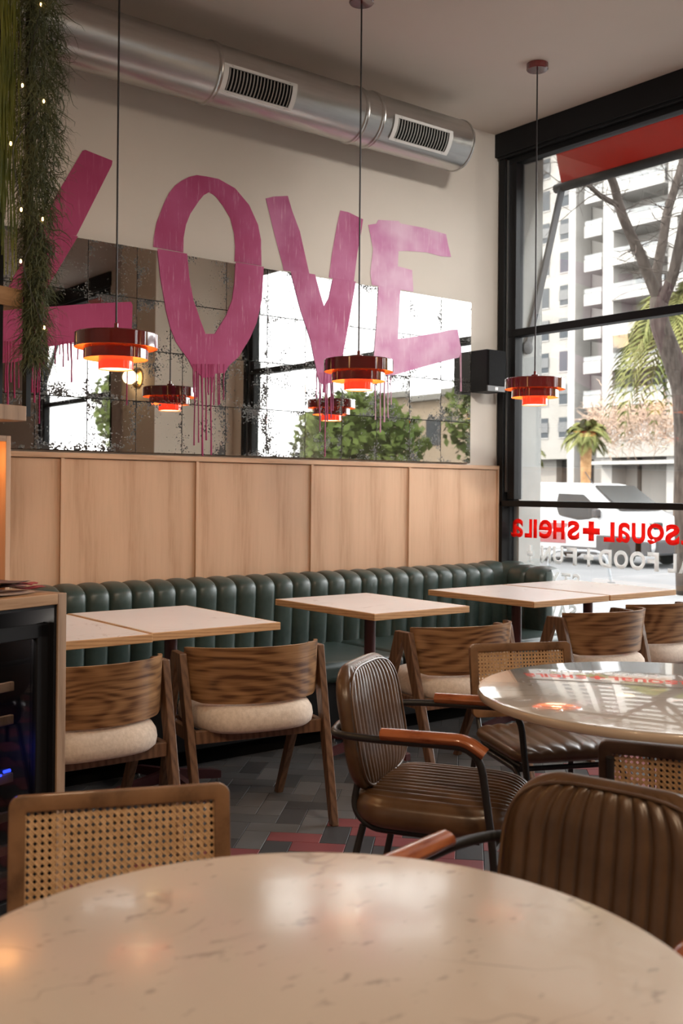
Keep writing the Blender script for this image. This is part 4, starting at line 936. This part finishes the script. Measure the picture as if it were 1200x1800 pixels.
MB().b2((2.02, -.80, .28), (2.235, .80, .62)).obj('bumper', M['cladding'], van, bevel=.05)
MB().b2((1.75, -.935, .28), (2.15, -.86, .58)).b2((.72, -.935, .26), (1.95, -.87, .68)).b2((-.3, -.932, .24), (.75, -.88, .40)).obj('lower_cladding', M['cladding'], van, bevel=.03)
MB().b2((1.98, -.82, .84), (2.18, -.50, 1.0)).obj('headlamp', M['carglass'], van, bevel=.03); MB().b2((1.98, .50, .84), (2.18, .82, 1.0)).obj('headlamp', M['carglass'], van, bevel=.03)
MB().b2((.72, -1.10, 1.06), (.86, -.92, 1.26)).obj('wing_mirror', M['cladding'], van, bevel=.04)
MB().tube([(.35, -.55, 1.80), (.10, -.55, 2.1)], .012, 6).obj('aerial', M['cladding'], van)
for x in (1.35, -1.4):
    for y in (-.84, .84):
        w = MB().lathe([(.13, -.1), (.30, -.1), (.325, -.07), (.325, .07), (.30, .1), (.13, .1)], 28).obj('wheel', M['rubber'], van, smooth=True, loc=(x, y, .325)); w.rotation_euler = (pi/2, 0, 0)
        MB().lathe([(0, -.09), (.20, -.085), (.20, .085), (0, .09)], 20).obj('hub_cap', M['galv'], w, smooth=True)
# small jeep
jp = onz(1034, 905, ZR+.1); jd = thing('off_road_car', 'white boxy off-road car with spare wheel behind the van', 'car', (jp.x, jp.y, ZR+.1), -pi/2)
MB().b2((-1.9, -.8, .55), (1.9, .8, 1.15)).b2((-1.9, -.78, 1.15), (.6, .78, 1.2)).obj('body', M['carwhite'], jd, bevel=.06)
MB().b2((-1.88, -.76, 1.2), (.55, .76, 1.78)).obj('cabin', M['carglass'], jd, bevel=.05)
MB().b2((-1.9, -.78, 1.76), (.6, .78, 1.86)).obj('roof', M['carwhite'], jd, bevel=.03)
for x in (-1.85, -.6, .52): MB().b2((x-.05, -.785, 1.15), (x+.05, .785, 1.8)).obj('pillar', M['carwhite'], jd)
MB().lathe([(0, 0), (.34, 0), (.36, .04), (.36, .18), (0, .2)], 24).obj('spare_wheel', M['white'], jd, smooth=True, loc=(1.9, -.3, 1.05)).rotation_euler = (0, pi/2, 0)
for x in (1.2, -1.25):
    for y in (-.72, .72):
        w = MB().lathe([(0, -.1), (.33, -.1), (.35, -.06), (.35, .06), (.33, .1), (0, .1)], 24).obj('wheel', M['rubber'], jd, smooth=True, loc=(x, y, .35)); w.rotation_euler = (pi/2, 0, 0)
# bare street tree
DT = 15.0
tr = thing('street_tree', 'bare grey-barked street tree with forking limbs outside the window', 'tree', onz(1212, 1043, ZS)); to = onz(1212, 1043, ZS)
def limb(pts, r0_, r1_, m=14):
    P = [atd(x, y, DT+dd)-to for x, y, dd in pts]; Q = []
    for i in range(len(P)-1):
        for k in range(4): Q.append(P[i].lerp(P[i+1], k/4))
    Q.append(P[-1]); n_ = len(Q)
    Q = [Q[0]]+[(Q[i-1]+Q[i]*2+Q[i+1])/4 for i in range(1, n_-1)]+[Q[-1]]
    return Q, [r0_+(r1_-r0_)*i/(n_-1) for i in range(n_)]
tb_ = MB(); limbs = []
for pts, a, b_ in (([(1212, 1046, 0), (1207, 900, 0), (1206, 760, 0), (1200, 680, 0), (1178, 620, 0), (1157, 564, 0), (1158, 524, 0)], .19, .125),
    ([(1158, 530, 0), (1143, 493, 0), (1124, 445, -.1), (1107, 411, -.2), (1093, 378, -.3), (1086, 354, -.3), (1079, 325, -.4), (1062, 285, -.5), (1050, 200, -.6)], .085, .05),
    ([(1088, 362, -.3), (1055, 345, -.5), (1035, 326, -.7), (1012, 308, -.9), (985, 290, -1.1)], .042, .018),
    ([(1155, 515, 0), (1153, 481, .2), (1165, 421, .3), (1172, 373, .4), (1189, 321, .5), (1203, 270, .6), (1225, 150, .7)], .078, .05),
    ([(1162, 535, 0), (1184, 481, -.3), (1200, 397, -.5), (1225, 300, -.7), (1260, 150, -.9)], .085, .05)):
    Q, rr = limb(pts, a, b_); limbs.append(Q); tb_.tube(Q, rr, 12)
tb_.obj('trunk', M['bark'], tr, smooth='all')
rnd = random.Random(5); tw = MB()
for Q in limbs[1:]:
    for i in range(34):
        p = Q[rnd.randrange(2, len(Q))].copy(); d = Vector((rnd.uniform(-1, 1), rnd.uniform(-1, 1), rnd.uniform(-.6, .9))).normalized(); L = rnd.uniform(.25, .9); pts = [p.copy()]; r_ = rnd.uniform(.004, .011)
        for k in range(6):
            d = (d+Vector((rnd.uniform(-1, 1), rnd.uniform(-1, 1), rnd.uniform(-.8, .8)))*.35).normalized(); p = p+d*L/6; pts.append(p.copy())
            if k in (2, 4):
                e = (d+Vector((rnd.uniform(-1, 1), rnd.uniform(-1, 1), rnd.uniform(-1, 1)))*.9).normalized(); tw.tube([p.copy(), p+e*L*.2, p+e*L*.36+Vector((0, 0, -.02))], [r_*.5, r_*.35, .002], 4)
        tw.tube(pts, [r_*(1-.12*k) for k in range(7)], 4)
tag(tw.obj('twigs', M['bark'], tr), kind='stuff')
# palms
def palm(name, label, px, py, d, L, n, tr_r, droop, seed, lw=.03, lifts=(-.1, 1.25), trunk=True):
    rn = random.Random(seed); top = atd(px, py, d); t = thing(name, label, 'palm tree', (top.x, top.y, ZR+.12), group='street palms')
    h = top.z-ZR-.12
    MB().tube([(0, 0, 0), (.02, .03, h*.5), (0, 0, h)], [tr_r, tr_r*.85, tr_r*1.1], 14).obj('trunk', M['ptrunk'], t, smooth='all')
    ms = [frond(L, 24, lw, dr, li).mesh('frond', M['palm']) for dr, li in ((droop, .9), (droop*1.1, .45), (droop*.9, 1.2), (droop*.7, .0))]
    for i in range(n):
        o = link('frond', ms[i % 4], t, (0, 0, h)); o.rotation_euler = (rn.uniform(-.2, .2), 0, i*2.4+rn.uniform(-.2, .2)); s = rn.uniform(.8, 1.1); o.scale = (s, s, s)
    return t
palm('street_palm', 'large palm with hanging yellow green fronds behind the bare tree', 1200, 548, 30, 3.1, 48, .22, 1.45, 1, .05)
palm('street_palm', 'short palm with sunlit orange trunk above the white van', 1030, 762, 44, 1.45, 38, .24, .8, 2, .05)
palm('street_palm', 'small pale palm beside the rendered window reveal', 925, 795, 46, 1.1, 22, .25, .75, 3, .05)
# dry twiggy hedge trees
hb = strand_plant('twiggy_bare_tree', 'sunlit tangle of bare pinkish twigs in front of the apartment block', 'tree', 0, 0, 6.6, 3.3, 1.0, 1, M['twig'], .02, .5, lambda x, y, z: Vector((0, 0, z)), 'twig_mass', 9)
bpy.data.objects.remove([o for o in bpy.data.objects if o.parent == hb][0]); rn = random.Random(4); mb = MB(); c0 = atd(1150, 740, 56); hb.location = (c0.x, c0.y, ZR+.12); h0 = hb.location.copy()
for i in range(1500):
    px = rn.uniform(1035, 1260); py = 745+rn.gauss(0, 20)-max(0, px-1100)*.05
    p = atd(px, py, 56+rn.uniform(-1.5, 1.5))-h0; d = Vector((rn.uniform(-1, 1), rn.uniform(-1, 1), rn.uniform(-1, .8))).normalized(); L = rn.uniform(.5, 1.5); pts = []
    for k in range(5): pts.append(p.copy()); d = (d+Vector((rn.uniform(-1, 1), rn.uniform(-1, 1), rn.uniform(-1, 1)))*.4).normalized(); p = p+d*L/4
    mb.tube(pts, [.022, .018, .014, .01, .005], 3, caps=False)
tag(mb.obj('twigs', M['twig'], hb), kind='stuff')
t0_ = atd(1190, 760, 56)-h0; MB().tube([(t0_.x, t0_.y, 0), (t0_.x, t0_.y, t0_.z*.6), (t0_.x+.4, t0_.y, t0_.z)], [.2, .16, .08], 10).obj('trunk', M['bark'], hb, smooth='all')
# apartment block across the plaza
XB = 76.0
ab = thing('apartment_block', 'tall pale apartment block with balconies across the street', 'building', (XB, 60, ZR+.12))
def fy(px, X=XB): return onx(px, 600, X).y-60
def fz(py, px=1050, X=XB): return onx(px, py, X).z-(ZR+.12)
HT = 46; FL = 3.05
MB().b2((0, fy(1000), 4.6), (14, fy(860), HT)).obj('wall', M['facade'], ab)
MB().b2((2.2, fy(1420), 4.6), (14, fy(1000), HT)).obj('wall', M['facade'], ab)
MB().b2((-.25, fy(1013), 0), (2.0, fy(1001), HT)).obj('fin', M['facade2'], ab)
MB().b2((-.6, fy(1084), 0), (2.2, fy(1066), HT)).obj('fin', M['facade2'], ab)
MB().b2((-.6, fy(1196), 0), (2.2, fy(1180), HT)).obj('fin', M['facade2'], ab)
zk = [fz(418)-FL*k for k in range(-7, 7)]
wa = MB().b2((-.05, -.5, 0), (.1, .5, 1.85)).mesh('window', M['facwin']); wbm = MB().b2((-.12, -.55, 0), (-.02, .55, .9)).mesh('shutter', M['shutter'])
wr = MB().b2((-.08, -.56, -.08), (.02, .56, 0)).mesh('window_sill', M['facade2'])
for k, z in enumerate(zk):
    if z < 5.2: continue
    for px in (957, 991, 921):
        o = link('window', wa, ab, (0, fy(px), z+.55)); link('window_sill', wr, o)
        if (k*7+px) % 3 != 0: link('shutter', wbm, o, (0, 0, .95 if (k+px) % 2 else .5))
    # recessed balcony between the fins and the broad balconies beyond
    for y0, y1, xx in ((fy(1064), fy(1034), .2), (fy(1179), fy(1086), -.2), (fy(1330), fy(1198), -.4)):
        bq_ = MB().b2((xx-.9, y0, z), (2.2, y1, z+.22)).b2((xx-.9, y0, z+.2), (xx-.75, y1, z+1.05)).obj('balcony', M['facade2'], ab)
        MB().b2((xx-.85, y0, z+1.1), (xx-.80, y1, z+1.5)).obj('glass_rail', M['glass'], bq_)
        nW = 1 if y1-y0 < 3 else 3
        for q in range(nW):
            yc = y0+(y1-y0)*(q+.5)/nW; wdh = min((y1-y0)/nW*.34, 1.1)
            MB().b2((2.08, yc-wdh, z+.22), (2.16, yc+wdh, z+2.35)).obj('balcony_door', M['facwin'] if (q+k) % 3 else M['shutter'], ab)
# ground floor
MB().b2((2.2, fy(1420), 0), (14, fy(860), 4.6)).obj('ground_floor_wall', M['facdark'], ab)
MB().b2((-2.0, fy(1420), 3.95), (2.2, fy(1062), 4.25)).obj('canopy', M['facade2'], ab)
for a, b_ in ((1084, 1104), (1112, 1165), (1195, 1260), (1028, 1050), (990, 1012), (930, 962)): MB().b2((1.4, fy(b_), 0), (2.2, fy(a), 4.6)).obj('pier', M['facade'], ab)
MB().b2((-1.0, fy(1420), 4.6), (2.2, fy(1062), 7.0)).obj('fascia', M['facade'], ab)
# leafy trees and a low house up the street (they fill the mirrored window view)
def leafy(x, y, h, r, lab, seed):
    rn = random.Random(seed); t = thing('leafy_street_tree', lab, 'tree', (x, y, ZR+.12), group='leafy trees up the street'); mb = MB()
    MB().tube([(0, 0, 0), (.1, .05, h*.4), (0, 0, h*.75)], [.2, .16, .08], 10).obj('trunk', M['bark'], t, smooth='all')
    for i in range(2600):
        a = rn.uniform(0, 2*pi); cz = rn.uniform(-1, 1); rr = rn.random()**.4; s = sqrt(1-cz*cz)
        p = Vector((cos(a)*s*rr*r*(.8+.3*sin(3*a)), sin(a)*s*rr*r, h*.68+cz*rr*h*.34)); u = Vector((rn.uniform(-1, 1), rn.uniform(-1, 1), rn.uniform(-1, 1))).normalized()*.16; v = u.orthogonal().normalized()*.09
        mb.add([p-u, p+v, p+u, p-v], [(0, 1, 2, 3)])
    tag(mb.obj('leaves', M['tleaf'], t), kind='stuff')
for x, y, h, r, lab, sd in ((19, -3.5, 5.2, 2.2, 'leafy evergreen tree on the kerb opposite the mirror', 1), (24, -12, 6.0, 2.6, 'tall leafy tree further up the street', 2), (18, -12.5, 4.2, 2.0, 'low leafy tree by the parked side of the street', 3), (33, -9, 7, 3.0, 'wide leafy tree across the street', 4), (17, -22, 6, 2.6, 'leafy tree at the end of the street', 5)):
    leafy(x, y, h, r, lab, sd)
hs = thing('low_house', 'low sand coloured house up the street', 'building', (48, -28, ZR+.12))
MB().b2((-6, -14, 0), (6, 14, 7)).obj('wall', noisy('sand_render', (.24, .185, .135), (.28, .22, .165), .5, .9, spec=.05), hs)
for q in range(6):
    for z in (1.2, 4.2):
        o = MB().b2((-6.06, -12+q*4.4, z), (-5.95, -10.6+q*4.4, z+1.7)).obj('window', M['facwin'], hs)
MB().b2((-6.4, -14.4, 7), (6.4, 14.4, 7.35)).obj('roof', M['facade'], hs)
